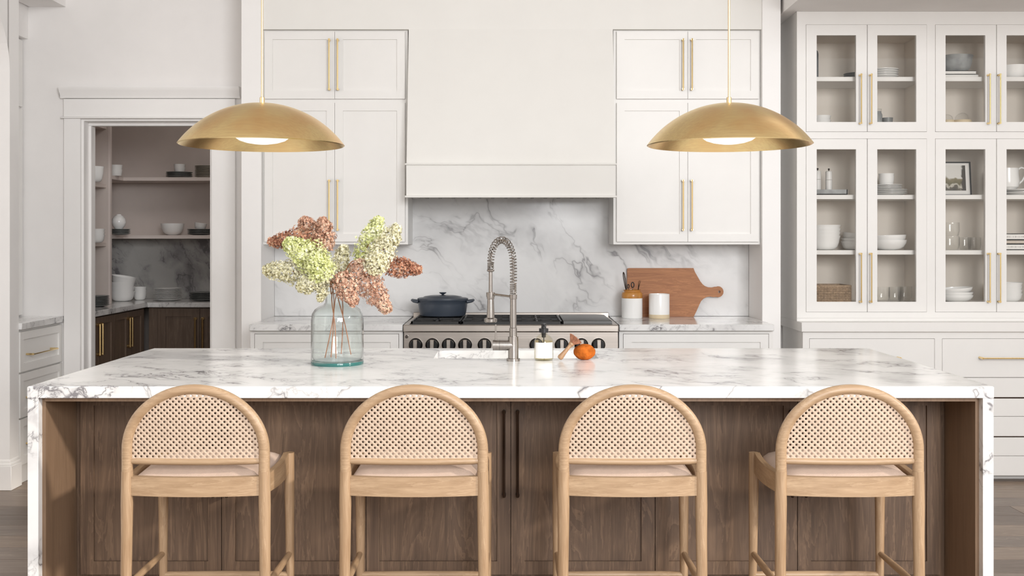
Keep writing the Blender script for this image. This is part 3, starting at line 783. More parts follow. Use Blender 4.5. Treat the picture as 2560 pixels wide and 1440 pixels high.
# ================================================================ SOAP BOTTLE
BD = 4.15; bx = X(1359.3, BD)
sb = thing('soap_bottle', 'clear soap bottle with blank white label and black pump beside the faucet', 'soap bottle', (bx, BD, TOP))
br = S(24.2, BD)
def bz(py): return Z(py, BD)
z0 = TOP
prof = [(0, z0), (br * .88, z0), (br, z0 + .006), (br, bz(857)), (br * .96, bz(850)), (br * .72, bz(840)), (.0125, bz(833.5)), (.0120, bz(829))]
build('bottle_glass', G().lathe(prof + [(r - .0015, z + (.002 if i == 0 else 0)) for i, (r, z) in reversed(list(enumerate(prof))[1:])] + [(0, z0 + .004)], (bx, BD, 0), 32, cap=False), M['soap'], sb)
build('liquid', G().lathe([(0, z0 + .005), (br * .9, z0 + .006), (br - .003, z0 + .012), (br - .003, bz(860)), (br * .93, bz(852)), (0, bz(852))], (bx, BD, 0), 28), M['liquid'], sb)
g = G(); rr = br + .0006; A = []
for i in range(13):
    a = R(-90 - 60 + 120 * i / 12); A.append((g.bm.verts.new((bx + rr * math.cos(a), BD + rr * math.sin(a), bz(893.5))), g.bm.verts.new((bx + rr * math.cos(a), BD + rr * math.sin(a), bz(854.5)))))
for a, c in zip(A, A[1:]): g.bm.faces.new((a[0], c[0], c[1], a[1]))
build('paper_label', g, M['label'], sb)
g = G().lathe([(0, bz(831)), (.0185, bz(831)), (.0185, bz(821)), (.010, bz(820)), (.009, bz(814)), (.0105, bz(812)), (.0095, bz(808.5)), (0, bz(808))], (bx, BD, 0), 24)
g.tube([(bx, BD, bz(813)), (bx + .006, BD - .035, bz(813.5))], .0035, 8)
g.lathe([(0, bz(845)), (.008, bz(843)), (.009, bz(831)), (0, bz(830))], (bx, BD, 0), 16); g.tube([(bx, BD, bz(843)), (bx + .002, BD, bz(897))], .0022, 6)
build('pump', g, M['blackp'], sb)

# ================================================================ DISH BRUSH + SPONGE
QD = 4.13
br_ = thing('dish_brush', 'wooden dish brush with reddish bristles leaning on the orange sponge', 'brush', (X(1400, QD), QD, TOP))
p0, p1 = Vector((X(1398, QD), QD - .01, TOP + .009)), Vector((X(1428, QD), QD + .005, Z(861, QD)))
dv = (p1 - p0).normalized()
pts = [p0 + (p1 - p0) * t for t in (0, .1, .45, .8, 1)]
build('brush_handle', G().tube(pts, [.0085, .0115, .0082, .0068, .0095], 14), M['brushwood'], br_)
build('collar', G().tube([p1 - dv * .003, p1 + dv * .005], [.0108, .0108], 16), M['brushwood'], br_)
g = G(); p2 = p1 + dv * .004; ax1 = dv.cross(Vector((0, 1, 0))).normalized(); ax2 = dv.cross(ax1)
for i in range(170):
    a = random.uniform(0, 2 * PI); q = math.sqrt(random.random())
    s0 = (ax1 * math.cos(a) + ax2 * math.sin(a)) * q * .008; s1 = (ax1 * math.cos(a) + ax2 * math.sin(a)) * q * .030
    g.tube([p2 + s0, p2 + s1 + dv * (.029 - .003 * q * q)], [.0009, .0011], 4)
build('bristles', g, M['bristle'], br_, kind='stuff')
sx_, sy_ = X(1461, 4.17), 4.165
g = G(); bmesh.ops.create_icosphere(g.bm, subdivisions=5, radius=1)
for v in g.bm.verts:
    n_ = v.co.normalized(); d_ = 1 + .05 * noise.noise(n_ * 2.2) + .022 * noise.noise(n_ * 9) + .02 * noise.noise(n_ * 26)
    v.co = Vector((sx_ + n_.x * .0425 * d_, sy_ + n_.y * .038 * d_, TOP + .0305 + max(-.0295, n_.z * .0315 * d_)))
solo('sponge', g, M['sponge'], (sx_, sy_, TOP), 'round fuzzy orange sponge on the island beside the brush', 'sponge', smooth=180)

# ================================================================ VASE AND FLOWERS
VD = 4.02; vx = X(843.5, VD); vr = S(65.3, VD)
vs_ = thing('glass_vase', 'large clear glass vase with teal base holding dried flowers on the island', 'vase', (vx, VD, TOP))
def wz(py): return Z(py, VD)
po = [(0, TOP + .001), (vr * .93, TOP + .001), (vr * .99, TOP + .006), (vr, TOP + .014), (vr * .995, wz(800)), (vr * .96, wz(784)), (vr * .86, wz(773)), (vr * .70, wz(766)), (vr * .52, wz(761)), (.0455, wz(756)), (.0445, wz(722)), (.0500, wz(717)), (.0505, wz(713)), (.0480, wz(711))]
pi_ = [(.0445, wz(713)), (.0415, wz(722)), (.0420, wz(757)), (vr * .50, wz(764)), (vr * .69, wz(769)), (vr * .84, wz(776)), (vr * .93, wz(786)), (vr * .963, wz(801)), (vr * .965, TOP + .03), (vr * .90, TOP + .018), (0, TOP + .016)]
build('vase_body', G().lathe(po + pi_, (vx, VD, 0), 64, cap=False), M['vase'], vs_, smooth=60)
build('vase_base', G().lathe([(vr * .90, TOP), (vr * .985, TOP), (vr * 1.004, TOP + .004), (vr * 1.006, TOP + .010), (vr * .995, TOP + .0125), (vr * .9, TOP + .003)], (vx, VD, 0), 64), M['teal'], vs_, smooth=60)

def cpt(cx, cy, dy=0): return Vector((X(640 + cx / 3.2727, VD + dy), VD + dy, Z(500 + cy / 3.2727, VD + dy)))
def panicle(b, tip, rad, n, dens_profile=.55):
    """hydrangea-like cone of four-petalled florets round the axis from b to tip"""
    g = G(); ax = tip - b; L = ax.length; axn = ax.normalized()
    s1 = axn.orthogonal().normalized(); s2 = axn.cross(s1)
    for i in range(n):
        t = random.random() ** .8
        rr = rad * (math.sin(min(1, (t + .12) / .42) * PI / 2) * (1 - max(0, t - .5) / .56) ** .6)
        a = random.uniform(0, 2 * PI); q = random.uniform(.35, 1.0) ** .6 * 1.15
        lump = 1 + .45 * noise.noise(Vector((t * 9, math.cos(a) * 2.2, math.sin(a) * 2.2 + rad * 40)))
        rd = s1 * math.cos(a) + s2 * math.sin(a)
        c = b + axn * (L * t) + rd * rr * q * lump
        nrm = (rd + axn * random.uniform(.0, .7) + Vector((random.uniform(-.9, .9), random.uniform(-.9, .9), random.uniform(-.8, .9)))).normalized()
        e1 = nrm.orthogonal().normalized(); rot = Matrix.Rotation(random.uniform(0, PI), 3, nrm); e1 = rot @ e1; e2 = nrm.cross(e1)
        sz = random.uniform(.0036, .0066)
        for k4 in range(4):
            an = k4 * PI / 2; u = e1 * math.cos(an) + e2 * math.sin(an); w = nrm.cross(u)
            lift = nrm * sz * random.uniform(.1, .5)
            g.quad([c, c + u * sz * .6 + w * sz * .45 + lift * .5, c + u * sz * 1.05 + lift, c + u * sz * .6 - w * sz * .45 + lift * .5])
    return g
FL = [  # base, tip (crop pixels), depth offset, radius px, florets, material, label
    ((490, 285), (105, 345), .03, 68, 480, 'petal_d', 'russet flower cluster drooping to the upper left of the vase bouquet'),
    ((520, 430), (385, 150), .06, 95, 520, 'petal_p', 'dusty pink flower cluster at the top left of the bouquet'),
    ((590, 560), (235, 335), -.04, 104, 760, 'petal_g', 'bright lime flower cluster at the left centre of the bouquet'),
    ((540, 600), (60, 570), -.01, 88, 620, 'petal_c', 'cream flower cluster pointing far left from the vase'),
    ((600, 600), (340, 730), -.05, 80, 480, 'petal_c', 'cream flower cluster drooping left above the vase neck'),
    ((650, 700), (725, 370), .03, 72, 380, 'petal_c', 'small cream flower cluster in the middle of the bouquet'),
    ((850, 520), (1020, 140), .03, 84, 560, 'petal_g', 'tall pale green flower cluster at the top right of the bouquet'),
    ((930, 590), (1165, 205), -.02, 86, 600, 'petal_c', 'cream green flower cluster leaning right beside the tallest one'),
    ((1030, 530), (1355, 570), .05, 70, 440, 'petal_d', 'russet flower cluster pointing far right from the vase'),
    ((810, 500), (1085, 920), -.03, 92, 620, 'petal_p', 'dusty pink flower cluster drooping low on the right side'),
    ((690, 600), (805, 860), -.06, 76, 420, 'petal_p', 'dusty pink flower cluster hanging over the vase neck'),
    ((560, 700), (520, 830), -.05, 36, 110, 'petal_c', 'tiny cream flower sprig hanging beside the vase neck'),
    ((560, 420), (545, 145), .02, 80, 420, 'petal_p', 'dusty pink flower cluster standing upright behind the lime one'),
    ((560, 640), (470, 450), -.08, 95, 420, 'petal_g', 'pale lime flower cluster at the front left of the bouquet'),
    ((960, 600), (1010, 430), -.05, 80, 320, 'petal_c', 'short cream flower cluster low on the right of the bouquet')]
neck = Vector((vx, VD, wz(735)))
for i, (b, t, dy, rad, n, mt, lb) in enumerate(FL):
    bb, tt = cpt(*b, dy), cpt(*t, dy * 1.6)
    fo = thing('flower_stem', lb, 'flower', (vx, VD, TOP + .02), 'dried flower stems in the glass vase')
    build('blossom', panicle(bb, tt, rad * 1.1 / 3.2727 * VD / F, int(n * 2.5)), M[mt], fo, kind='stuff', smooth=180)
    ang = i * 2.4; q0 = Vector((vx + .055 * math.cos(ang + 2), VD + .045 * math.sin(ang + 2), TOP + .026 + .004 * (i % 3)))
    nk = neck + Vector((.024 * math.cos(ang), .024 * math.sin(ang), 0))
    if i in (1, 2, 5, 6, 9):
        pts = [q0, q0.lerp(nk, .5) + Vector((.004, 0, 0)), nk, nk.lerp(bb, .5) + Vector((0, 0, .012)), bb, bb.lerp(tt, .5)]
        fine = []
        for a in range(len(pts) - 1):
            P0, P1, P2, P3 = pts[max(a - 1, 0)], pts[a], pts[a + 1], pts[min(a + 2, len(pts) - 1)]
            for s in range(5):
                u = s / 5; fine.append(.5 * ((2 * P1) + (P2 - P0) * u + (2 * P0 - 5 * P1 + 4 * P2 - P3) * u * u + (3 * P1 - P0 - 3 * P2 + P3) * u ** 3))
        fine.append(pts[-1])
        build('stalk', G().tube(fine, .0021, 6), M['stem'], fo)
    else:
        build('stalk', G().tube([nk + Vector((0, 0, .0)), nk.lerp(bb, .5) + Vector((0, 0, .01)), bb, bb.lerp(tt, .5)], .0018, 6), M['stem'], fo)

# ================================================================ PENDANTS
def pendant(px, d, lb):
    x = X(px, d); zr = EYE + (CY - 362) * d / F; r = .309
    zt_ = Z(258, d); h = zt_ - zr
    p = thing('pendant_lamp', lb, 'pendant lamp', (x, d, zr), 'brass dome pendants over the island')
    # dome: spherical-ish cap; outer then inner
    prof = []
    Rs = (r * r + h * h) / (2 * h)
    amax = math.asin(min(1, r / Rs))
    for i in range(25):
        a = amax * (1 - i / 24)
        prof.append((Rs * math.sin(a), zr + h - Rs + Rs * math.cos(a)))
    inner = [(max(0, q[0] - .004) if q[0] > .003 else 0, q[1] - .0025) for q in reversed(prof)]
    prof = [(q[0], q[1]) for q in prof]
    g = G().lathe(prof + inner + [prof[0]], (x, d, 0), 96, cap=False)
    build('dome_shade', g, M['brass'], p, smooth=70)
    build('ferrule', G().lathe([(0, zt_ - .004), (.0095, zt_ - .004), (.0095, Z(244, d)), (.007, Z(243, d)), (0, Z(243, d))], (x, d, 0), 16), M['brass_rod'], p)
    build('rod', G().tube([(x, d, Z(244, d)), (x, d, 3.28)], .0042, 10), M['brass_rod'], p)
    build('canopy', G().lathe([(0, 3.275), (.06, 3.275), (.06, 3.30), (0, 3.30)], (x, d, 0), 24), M['brass_rod'], p)
    zl = zr + .028
    build('diffuser', G().lathe([(0, zl - .026), (.03, zl - .025), (.06, zl - .020), (.085, zl - .012), (.102, zl), (.108, zl + .02), (.10, zl + .05), (0, zl + .06)], (x, d, 0), 40), M['opal'], p)
    return p
pendant(655.5, 4.0, 'brushed brass dome pendant on a rod, left of the two, near the pantry doorway')
pendant(1822.5, 4.0, 'brushed brass dome pendant on a rod, right of the two, near the glass-door cabinet')

# ================================================================ CUTTING BOARD, CROCK, CANISTER, UTENSILS
def k5(x, y): return (1500 + x / 3.79, 560 + y / 3.79)
CD = 6.50
ol = [(262, 425), (268, 412), (280, 410), (893, 410), (905, 445), (930, 490), (955, 535), (978, 565), (1000, 582), (1030, 593), (1065, 594), (1090, 588)]
for i in range(11):
    a = R(-115 + 230 * i / 10); ol.append((1125 + 50 * math.cos(a), 635 + 52 * math.sin(a)))
ol += [(1085, 686), (1050, 680), (1015, 685), (985, 700), (960, 725), (940, 765), (915, 820), (888, 872), (262, 872)]
zs = .9205
pts = []
for cx, cy in ol:
    px, py = k5(cx, cy); pts.append((X(px, CD), zs + (872 - cy) / 3.79 * CD / F))
hc = k5(1135, 636); hcx, hcz = X(hc[0], CD), zs + (872 - 636) / 3.79 * CD / F
# handle hole: cut by bridging outline
g = G(); 
hole = [(hcx + .007 * math.cos(a), hcz + .008 * math.sin(a)) for a in [2 * PI * i / 12 for i in range(12)]]
for dd in (0, .02):
    vo = [g.bm.verts.new((p[0], CD + dd, p[1])) for p in pts]; vi = [g.bm.verts.new((p[0], CD + dd, p[1])) for p in hole]
    eo = [g.bm.edges.new((vo[i], vo[(i + 1) % len(vo)])) for i in range(len(vo))] + [g.bm.edges.new((vi[i], vi[(i + 1) % 12])) for i in range(12)]
    bmesh.ops.triangle_fill(g.bm, edges=eo, use_beauty=True)
    if dd == 0: A0, A1 = vo, vi
for P, Qv in ((A0, vo), (A1, vi)):
    for i in range(len(P)): g.bm.faces.new((P[i], P[(i + 1) % len(P)], Qv[(i + 1) % len(P)], Qv[i]))
cz = Matrix.Translation((0, CD, zs)) @ Matrix.Rotation(R(-5), 4, 'X') @ Matrix.Translation((0, -CD, -zs))
g.xform(cz)
solo('cutting_board', g, M['board'], (X(1660, CD), CD, zs), 'large wooden cutting board with round handle leaning on the backsplash', 'cutting board', smooth=30)
kd = 6.40; kx = X(1580, kd); kr = S(26, kd)
cr = thing('utensil_crock', 'white and ochre stoneware crock holding utensils right of the range', 'crock', (kx, kd, TOP))
def kz(py): return TOP + (795 - py) * kd / F
build('crock_body', G().lathe([(0, TOP + .0005), (kr * .96, TOP + .0005), (kr, TOP + .006), (kr, kz(745)), (kr * .9, kz(745)), (kr * .88, TOP + .01), (0, TOP + .01)], (kx, kd, 0), 36), M['china'], cr)
build('ochre_neck', G().lathe([(kr * 1.0, kz(745)), (kr * 1.01, kz(739)), (kr * .99, kz(735)), (kr * .93, kz(731)), (kr * .80, kz(729)), (kr * .78, kz(727)), (kr * .83, kz(725.5)), (kr * .84, kz(724)), (kr * .74, kz(724)), (kr * .72, kz(731)), (kr * .86, kz(745))], (kx, kd, 0), 36, cap=False), M['ochre'], cr)
nx_, nd_ = X(1648, 6.385), 6.385; nr = S(25.8, nd_)
cn = thing('canister', 'white ceramic canister with a pale sand base in front of the cutting board', 'canister', (nx_, nd_, TOP))
def nz(py): return TOP + (797 - py) * nd_ / F
build('canister_body', G().lathe([(nr, nz(787)), (nr, nz(738)), (nr * .98, nz(736)), (nr * .93, nz(736)), (nr * .92, nz(740)), (0, nz(740))], (nx_, nd_, 0), 36, cap=False), M['china'], cn)
build('canister_base', G().lathe([(0, TOP + .0005), (nr * .98, TOP + .0005), (nr, TOP + .003), (nr, nz(787)), (0, nz(787))], (nx_, nd_, 0), 36), M['sand'], cn)
def kp(cx, cy, dy=0): px, py = k5(cx, cy); return Vector((X(px, kd + dy), kd + dy, Z(py, kd + dy)))
w = thing('whisk', 'dark wire whisk standing in the utensil crock', 'whisk', tuple(kp(255, 660)), 'utensils in the crock')
g = G()
ax0, ax1_ = kp(250, 640), kp(222, 455)
for i in range(5):
    th_ = PI * i / 5; loop = []
    for s in range(17):
        t = s / 16; u = math.sin(PI * t) ; hgt = 1 - abs(2 * t - 1) ** 2.2
        off = (1 if t < .5 else -1) * .0
        wd = .0115 * math.sin(2 * PI * t) * 1.0
        wd = .0115 * math.cos(PI * t) * (abs(math.sin(PI * t)) ** .5) if 0 < t < 1 else 0
        p = ax0.lerp(ax1_, hgt); loop.append(p + Vector((math.cos(th_), math.sin(th_), 0)) * wd)
    g.tube(loop, .0009, 5)
build('wires', g, M['bronze'], w)
build('whisk_handle', G().tube([kp(250, 645), kp(268, 760)], .005, 8), M['blackp'], w)
w = thing('scissors', 'black-handled scissors standing in the utensil crock', 'scissors', tuple(kp(310, 660)), 'utensils in the crock')
g = G(); c = kp(309, 577, -.01)
g.tube([c + Vector((.0085 * math.cos(a), 0, .0155 * math.sin(a))) for a in [2 * PI * i / 20 for i in range(20)]], .0030, 8, closed=True)
c2 = kp(268, 590, .0)
g.tube([c2 + Vector((.0055 * math.cos(a), 0, .0115 * math.sin(a))) for a in [2 * PI * i / 16 for i in range(16)]], .0026, 8, closed=True)
build('grips', g, M['blackp'], w)
build('blade', G().tube([kp(307, 612, -.01), kp(296, 760, -.005)], .003, 6), M['steel'], w)
build('blade', G().tube([kp(270, 618, 0), kp(292, 760, 0)], .003, 6), M['steel'], w)
w = thing('serving_fork', 'dark slim serving fork standing in the utensil crock', 'fork', tuple(kp(365, 640)), 'utensils in the crock')
build('fork_shaft', G().tube([kp(330, 760), kp(360, 640), kp(366, 590)], [.003, .003, .0035], 8), M['bronze'], w)
g = G()
for q in (-8, 0, 8): g.tube([kp(366 + q * .4, 595), kp(370 + q, 565), kp(378 + q, 535)], [.0018, .0014, .0010], 6)
build('tines', g, M['bronze'], w)

# ================================================================ TABLEWARE
TEMPL = {}
ORD = {1: 'topmost', 2: 'second from top', 3: 'third from top', 4: 'fourth from top', 5: 'fifth from top', 6: 'sixth from top', 7: 'seventh from top', 8: 'eighth from top', 9: 'ninth from top'}
def profile(kind, r, h, t=.0032):
    if kind == 'plate':
        return [(0, 0), (r * .55, 0), (r * .6, h * .12), (r * .8, h * .45), (r, h), (r, h + .002), (r * .97, h + .0025), (r * .78, h * .45 + t), (r * .58, t * 1.1), (0, t)]
    if kind == 'bowl':
        o = [(0, 0), (r * .42, 0), (r * .46, h * .04)] + [(r * (.46 + .54 * math.sin(PI / 2 * u)), h * (.04 + .96 * (1 - math.cos(PI / 2 * u)))) for u in (.25, .5, .75, .9, 1)]
    elif kind == 'deep':
        o = [(0, 0), (r * .5, 0), (r * .68, h * .07), (r * .82, h * .24), (r * .90, h * .5), (r * .945, h * .8), (r * .99, h * .95), (r, h)]
    elif kind == 'cup':
        o = [(0, 0), (r * .80, 0), (r * .86, h * .05), (r * .93, h * .5), (r, h)]
    elif kind == 'tray_bowl':
        o = [(0, 0), (r * .5, 0), (r * .62, h * .1), (r * .85, h * .5), (r, h)]
    elif kind == 'tumbler':
        o = [(0, 0), (r * .80, 0), (r * .88, h * .06), (r * 1.0, h * .4), (r * .98, h)]
    inn = [(max(q[0] - t, 0), q[1] + (t if i < 3 else 0)) for i, q in enumerate(o)][::-1]
    inn = [(a, b) for a, b in inn if a > 0] + [(0, t * 1.4)]
    inn[0] = (o[-1][0] - t, o[-1][1] - .0003)
    return o + inn
def ware(kind, r, h, mat, loc, label, cat, group=None, tilt=None, name=None):
    key = (kind, round(r, 4), round(h, 4), mat)
    if key not in TEMPL:
        g = G().lathe(profile(kind, r, h), (0, 0, 0), 28, cap=False)
        bm = g.bm; bmesh.ops.recalc_face_normals(bm, faces=bm.faces)
        me = bpy.data.meshes.new(name or kind); bm.to_mesh(me); bm.free()
        for p in me.polygons: p.use_smooth = True
        me.set_sharp_from_angle(angle=R(50)); me.materials.append(M[mat]); TEMPL[key] = me
    o = bpy.data.objects.new(name or cat.replace(' ', '_'), TEMPL[key]); COL.objects.link(o)
    o.location = loc; o['label'] = label; o['category'] = cat
    if group: o['group'] = group
    if tilt: o.rotation_euler = tilt
    BASE[o.name] = tuple(loc)
    return o
def pile(kind, n, r, h, pitch, mat, x, y, z, adj, cat, place, group, tilt_top=None):
    """a stack of n pieces, one object each, labelled from the top down"""
    for i in range(n):
        o = n - i
        if n == 1: lb = '%s %s %s' % (adj, cat, place)
        elif n == 2: lb = '%s %s, %s of two, %s' % (adj, cat, 'upper' if o == 1 else 'lower', place)
        else: lb = '%s %s, %s in stack %s' % (adj, cat, 'lowest' if i == 0 else ORD[o], place)
        jx = random.uniform(-.001, .001)
        tl = tilt_top if (tilt_top and i == n - 1) else None
        ware(kind, r, h, mat, (x + jx, y, z + i * pitch + (.006 if tl else 0)), lb, cat, group, tl)
    return z + (n - 1) * pitch + h

# ---------------------------------------------------------------- DISPLAY CABINET (hutch)
HD, HBK = 6.20, 6.55; HBD = 6.10
hx0, hx1 = X(1990, HD), X(2665, HD)
hu = thing('display_cabinet', 'tall white built-in cabinet with glass doors over drawers, right of the cooking alcove', 'cabinet', ((hx0 + hx1) / 2, HBD, 0))
zct = Z(805, HBD); zcb = Z(829, HBD); ztp = Z(30, HD) - .001
build('side_panel', G().box(hx0, hx0 + .02, HD, HBK, zct, ztp), M['white'], hu)
build('side_panel', G().box(hx1 - .02, hx1, HD, HBK, zct, ztp), M['white'], hu)
build('back_panel', G().box(hx0 + .02, hx1 - .02, HBK - .012, HBK, zct, ztp), M['inside'], hu)
xp = 2.436
build('partition', G().box(xp, xp + .02, HD + .004, HBK - .012, zct, ztp), M['inside'], hu)
build('partition', G().box(hx0 + .021, hx0 + .026, HD + .022, HBK - .012, zct, ztp), M['inside'], hu)
build('partition', G().box(hx1 - .026, hx1 - .021, HD + .022, HBK - .012, zct, ztp), M['inside'], hu)
build('top_panel', G().box(hx0 + .02, hx1 - .02, HD, HBK, ztp - .12, ztp), M['inside'], hu)
# face frame around the doors
dx = [(2013, 2164.3), (2165.7, 2313), (2335, 2486.3), (2487.7, 2638)]
dzr = [(330, 64), (779, 348)]
g = G(); t = .02
for a, b2 in ((1990, 2012.3), (2313.7, 2334.3), (2638.7, 2665)):
    g.box(X(a, HD), X(b2, HD), HD - t, HD, zct - .002, ztp)
for a, b2 in ((2012.3, 2313.7), (2334.3, 2638.7)):
    for p, q in ((63.3, 30), (347.3, 330.7), (805, 779.7)): g.box(X(a, HD), X(b2, HD), HD - t, HD, Z(p, HD), Z(q, HD) - (.001 if q == 30 else 0))
build('face_frame', g, M['white'], hu)
g = G(); g.box(hx0 - .003, hx1, HD - .028, HD - t, Z(803, HD), Z(794, HD), .003)
build('cove_molding', g, M['white'], hu)
op = [(2039, 2137), (2190, 2287), (2360, 2459), (2512, 2610)]
ozz = {0: (306, 90), 1: (754, 374)}
hxs = (2153, 2178.5, 2474.5, 2500.5)
for r_, (za, zb2) in enumerate(dzr):
    for c_ in range(4):
        a, b2 = (X(p, HD) for p in dx[c_]); oa, ob = (X(p, HD) for p in op[c_]); z0, z1 = Z(za, HD), Z(zb2, HD); q0, q1 = Z(ozz[r_][0], HD), Z(ozz[r_][1], HD)
        g = G(); yf, yk = HD - t - .002, HD - .001
        g.box(a, oa, yf, yk, z0, z1); g.box(ob, b2, yf, yk, z0, z1); g.box(oa, ob, yf, yk, z0, q0); g.box(oa, ob, yf, yk, q1, z1)
        dr = build('glass_door', g, M['white'], hu)
        build('glass_pane', G().box(oa - .004, ob + .004, HD - .012, HD - .008, q0 - .004, q1 + .004), M['pane'], dr)
        h0, h1 = ((310, 184), (757, 632))[r_]
        handle(dr, 'y', HD, X(hxs[c_], HD - .05), Z(h0, HD - .05), Z(h1, HD - .05), off=.055, n0=.021, r=.0042)
# shelves inside, two bays
SHF = 6.235
shz = {'upper': Z(192, SHF), 'a': Z(487, SHF), 'b': Z(625.5, SHF)}
bays = ((hx0 + .027, xp - .001), (xp + .021, hx1 - .027))
for a, b2 in bays:
    for k_, v in shz.items():
        build('shelf', G().box(a, b2, SHF, HBK - .013, v - .026, v, .001), M['white'], hu)
    for zz in (Z(306, HD) - .008, Z(754, HD) - .008):
        build('shelf', G().box(a, b2, HD + .001, HBK - .013, zz - .03, zz, .001), M['white'], hu)
z_u, z_ub, z_a, z_b, z_c = shz['upper'], Z(306, HD) - .008, shz['a'], shz['b'], Z(754, HD) - .008
# base
bx0 = X(2005, HBD)
build('counter_slab', G().box(bx0 - .008, hx1, HBD - .022, HBK, zcb, zct, .002), M['white'], hu)
g = G(); g.box(bx0 + .004, hx1, HBD + .022, HBK, .09, zcb - .001); g.box(bx0 + .02, hx1, HBD + .07, HBK, 0, .09)
build('base_body', g, M['white'], hu)
g = G()
zdt = Z(847, HBD)
for a, b2 in ((2007, 2023.3), (2336.7, 2355.3), (2668.7, 2675)): g.box(X(a, HBD), X(b2, HBD), HBD, HBD + .021, .03, zcb - .001)
for a, b2 in ((2023.3, 2336.7), (2355.3, 2668.7)):
    g.box(X(a, HBD), X(b2, HBD), HBD, HBD + .021, Z(846.3, HBD), zcb - .001)
build('base_frame', g, M['white'], hu)
rows_d = [(847, 943.4, 0), (944.6, 993, 1), (996.5, 1040.6, 0), (1041.6, 1090.5, 1), (1093.5, 1139.4, 0), (1140.4, 1189, 1)]
for a, b2 in ((2024, 2336), (2356, 2668)):
    for za, zb2, lip in rows_d:
        g = G(); g.box(X(a, HBD), X(b2, HBD), HBD - .0005, HBD + .018, Z(zb2, HBD), Z(za, HBD), .0012)
        dr = build('drawer_front', g, M['white'], hu)
        if za == 847:
            xm = X((a + b2) / 2, HBD)
            handle(dr, 'y', HBD, xm - S(66, HBD), Z(896, HBD - .05), None, xm + S(66, HBD), off=.05, n0=.0, r=.0045)
    for zz in (994.7, 1092):
        g = G(); g.box(X(a, HBD), X(b2, HBD), HBD + .006, HBD + .018, Z(zz + 3, HBD), Z(zz - 3, HBD))
        build('drawer_slot', g, M['bronze'], hu)

# ---- things on the shelves
def HX(px, d): return X(px, d)
DQ = 6.36; s_ = DQ / F
# upper shelf, bay 1
solo('chalkboard', G().prism([(X(2010, 6.42), z_u + .001), (X(2045, 6.42), z_u + .001), (X(2045, 6.42), Z(135, 6.42))] + [(X(2045, 6.42) - .03 + .03 * math.cos(a), Z(135, 6.42) + .03 * math.sin(a)) for a in (PI / 6, PI / 3, PI / 2)] + [(X(2010, 6.42), Z(122, 6.42) + .0)], 'xz', 6.41, 6.43), M['blackp'], (X(2030, 6.42), 6.42, z_u), 'black round-cornered board at the left edge of the top cabinet shelf', 'board')
pile('plate', 4, S(33, 6.40), .012, .0105, 'grey_china', X(2143, 6.42), 6.42, z_u + .001, 'grey', 'plate', 'on the top cabinet shelf beside the white plates', 'grey plates in the glass cabinet')
pile('plate', 4, S(37, 6.33), .016, .0130, 'china', X(2208, 6.34), 6.34, z_u + .001, 'white', 'plate', 'on the top shelf of the glass cabinet', 'white plates on the top cabinet shelf')
pile('cup', 2, S(24, 6.34), .035, .026, 'china', X(2053, 6.34), 6.34, z_ub + .001, 'white', 'bowl', 'on the second shelf behind the leftmost glass door', 'white bowls behind the leftmost door')
o = thing('glass_jar', 'grey ribbed glass jar beside a short dark cup in the glass cabinet', 'jar', (X(2188, 6.36), 6.36, z_ub + .001))
jr = S(17, 6.36); jx, jy, jz = X(2188, 6.36), 6.36, z_ub + .001
build('jar_body', G().lathe([(0, jz), (jr * .9, jz), (jr, jz + .006), (jr, jz + .070), (jr * .86, jz + .082), (jr * .86, jz + .090), (0, jz + .090)], (jx, jy, 0), 24), M['conc'], o)
build('jar_lid', G().lathe([(jr * .9, jz + .090), (jr * .92, jz + .104), (0, jz + .104)], (jx, jy, 0), 24), M['tumbler'], o)
ware('cup', S(13, 6.36), .052, 'grey_china', (X(2219, 6.36), 6.36, z_ub + .001), 'short dark grey cup beside the grey jar in the glass cabinet', 'cup')
# bay 2 upper
def book(x0, x1, d, z0, h, mat, lb, depth=.17, lettered=False, grp='books lying in the glass cabinet'):
    b = thing('book', lb, 'book', ((x0 + x1) / 2, d, z0), grp)
    g = G(); g.box(x0, x1, d, d + depth, z0, z0 + h * .12); g.box(x0, x1, d, d + depth, z0 + h * .88, z0 + h); g.box(x0, x1, d, d + .003, z0, z0 + h)
    build('cover', g, M[mat], b)
    build('pages', G().box(x0 + .003, x1 - .003, d + .003, d + depth - .003, z0 + h * .12, z0 + h * .88), M['paper'], b)
    if lettered:
        g = G(); u = x0 + .012; rr = random.Random(int(x0 * 1000 + z0 * 77))
        while u < x1 - .012:
            w_ = rr.choice((.0014, .002, .003)); k3 = rr.choice((0, 0, .1)); g.box(u, u + w_, d - .0006, d + .0005, z0 + h * (.38 + k3), z0 + h * (.62 - k3)); u += w_ + rr.choice((.0012, .0016, .005))
        build('lettering', g, M['print'], b, kind='stuff')
    return b
xa, xb = X(2335, 6.28), X(2446, 6.28)
book(xa, xb, 6.28, z_u + .001, .021, 'paper', 'thick white book under another, below the grey stone bowl', lettered=False)
book(xa - .0, xb - .012, 6.285, z_u + .0225, .021, 'paper', 'white book directly under the grey stone bowl', depth=.16)
ware('deep', S(43, 6.36), .098, 'conc', (X(2389, 6.36), 6.37, z_u + .0445), 'grey mottled stone bowl on two white books in the glass cabinet', 'bowl')
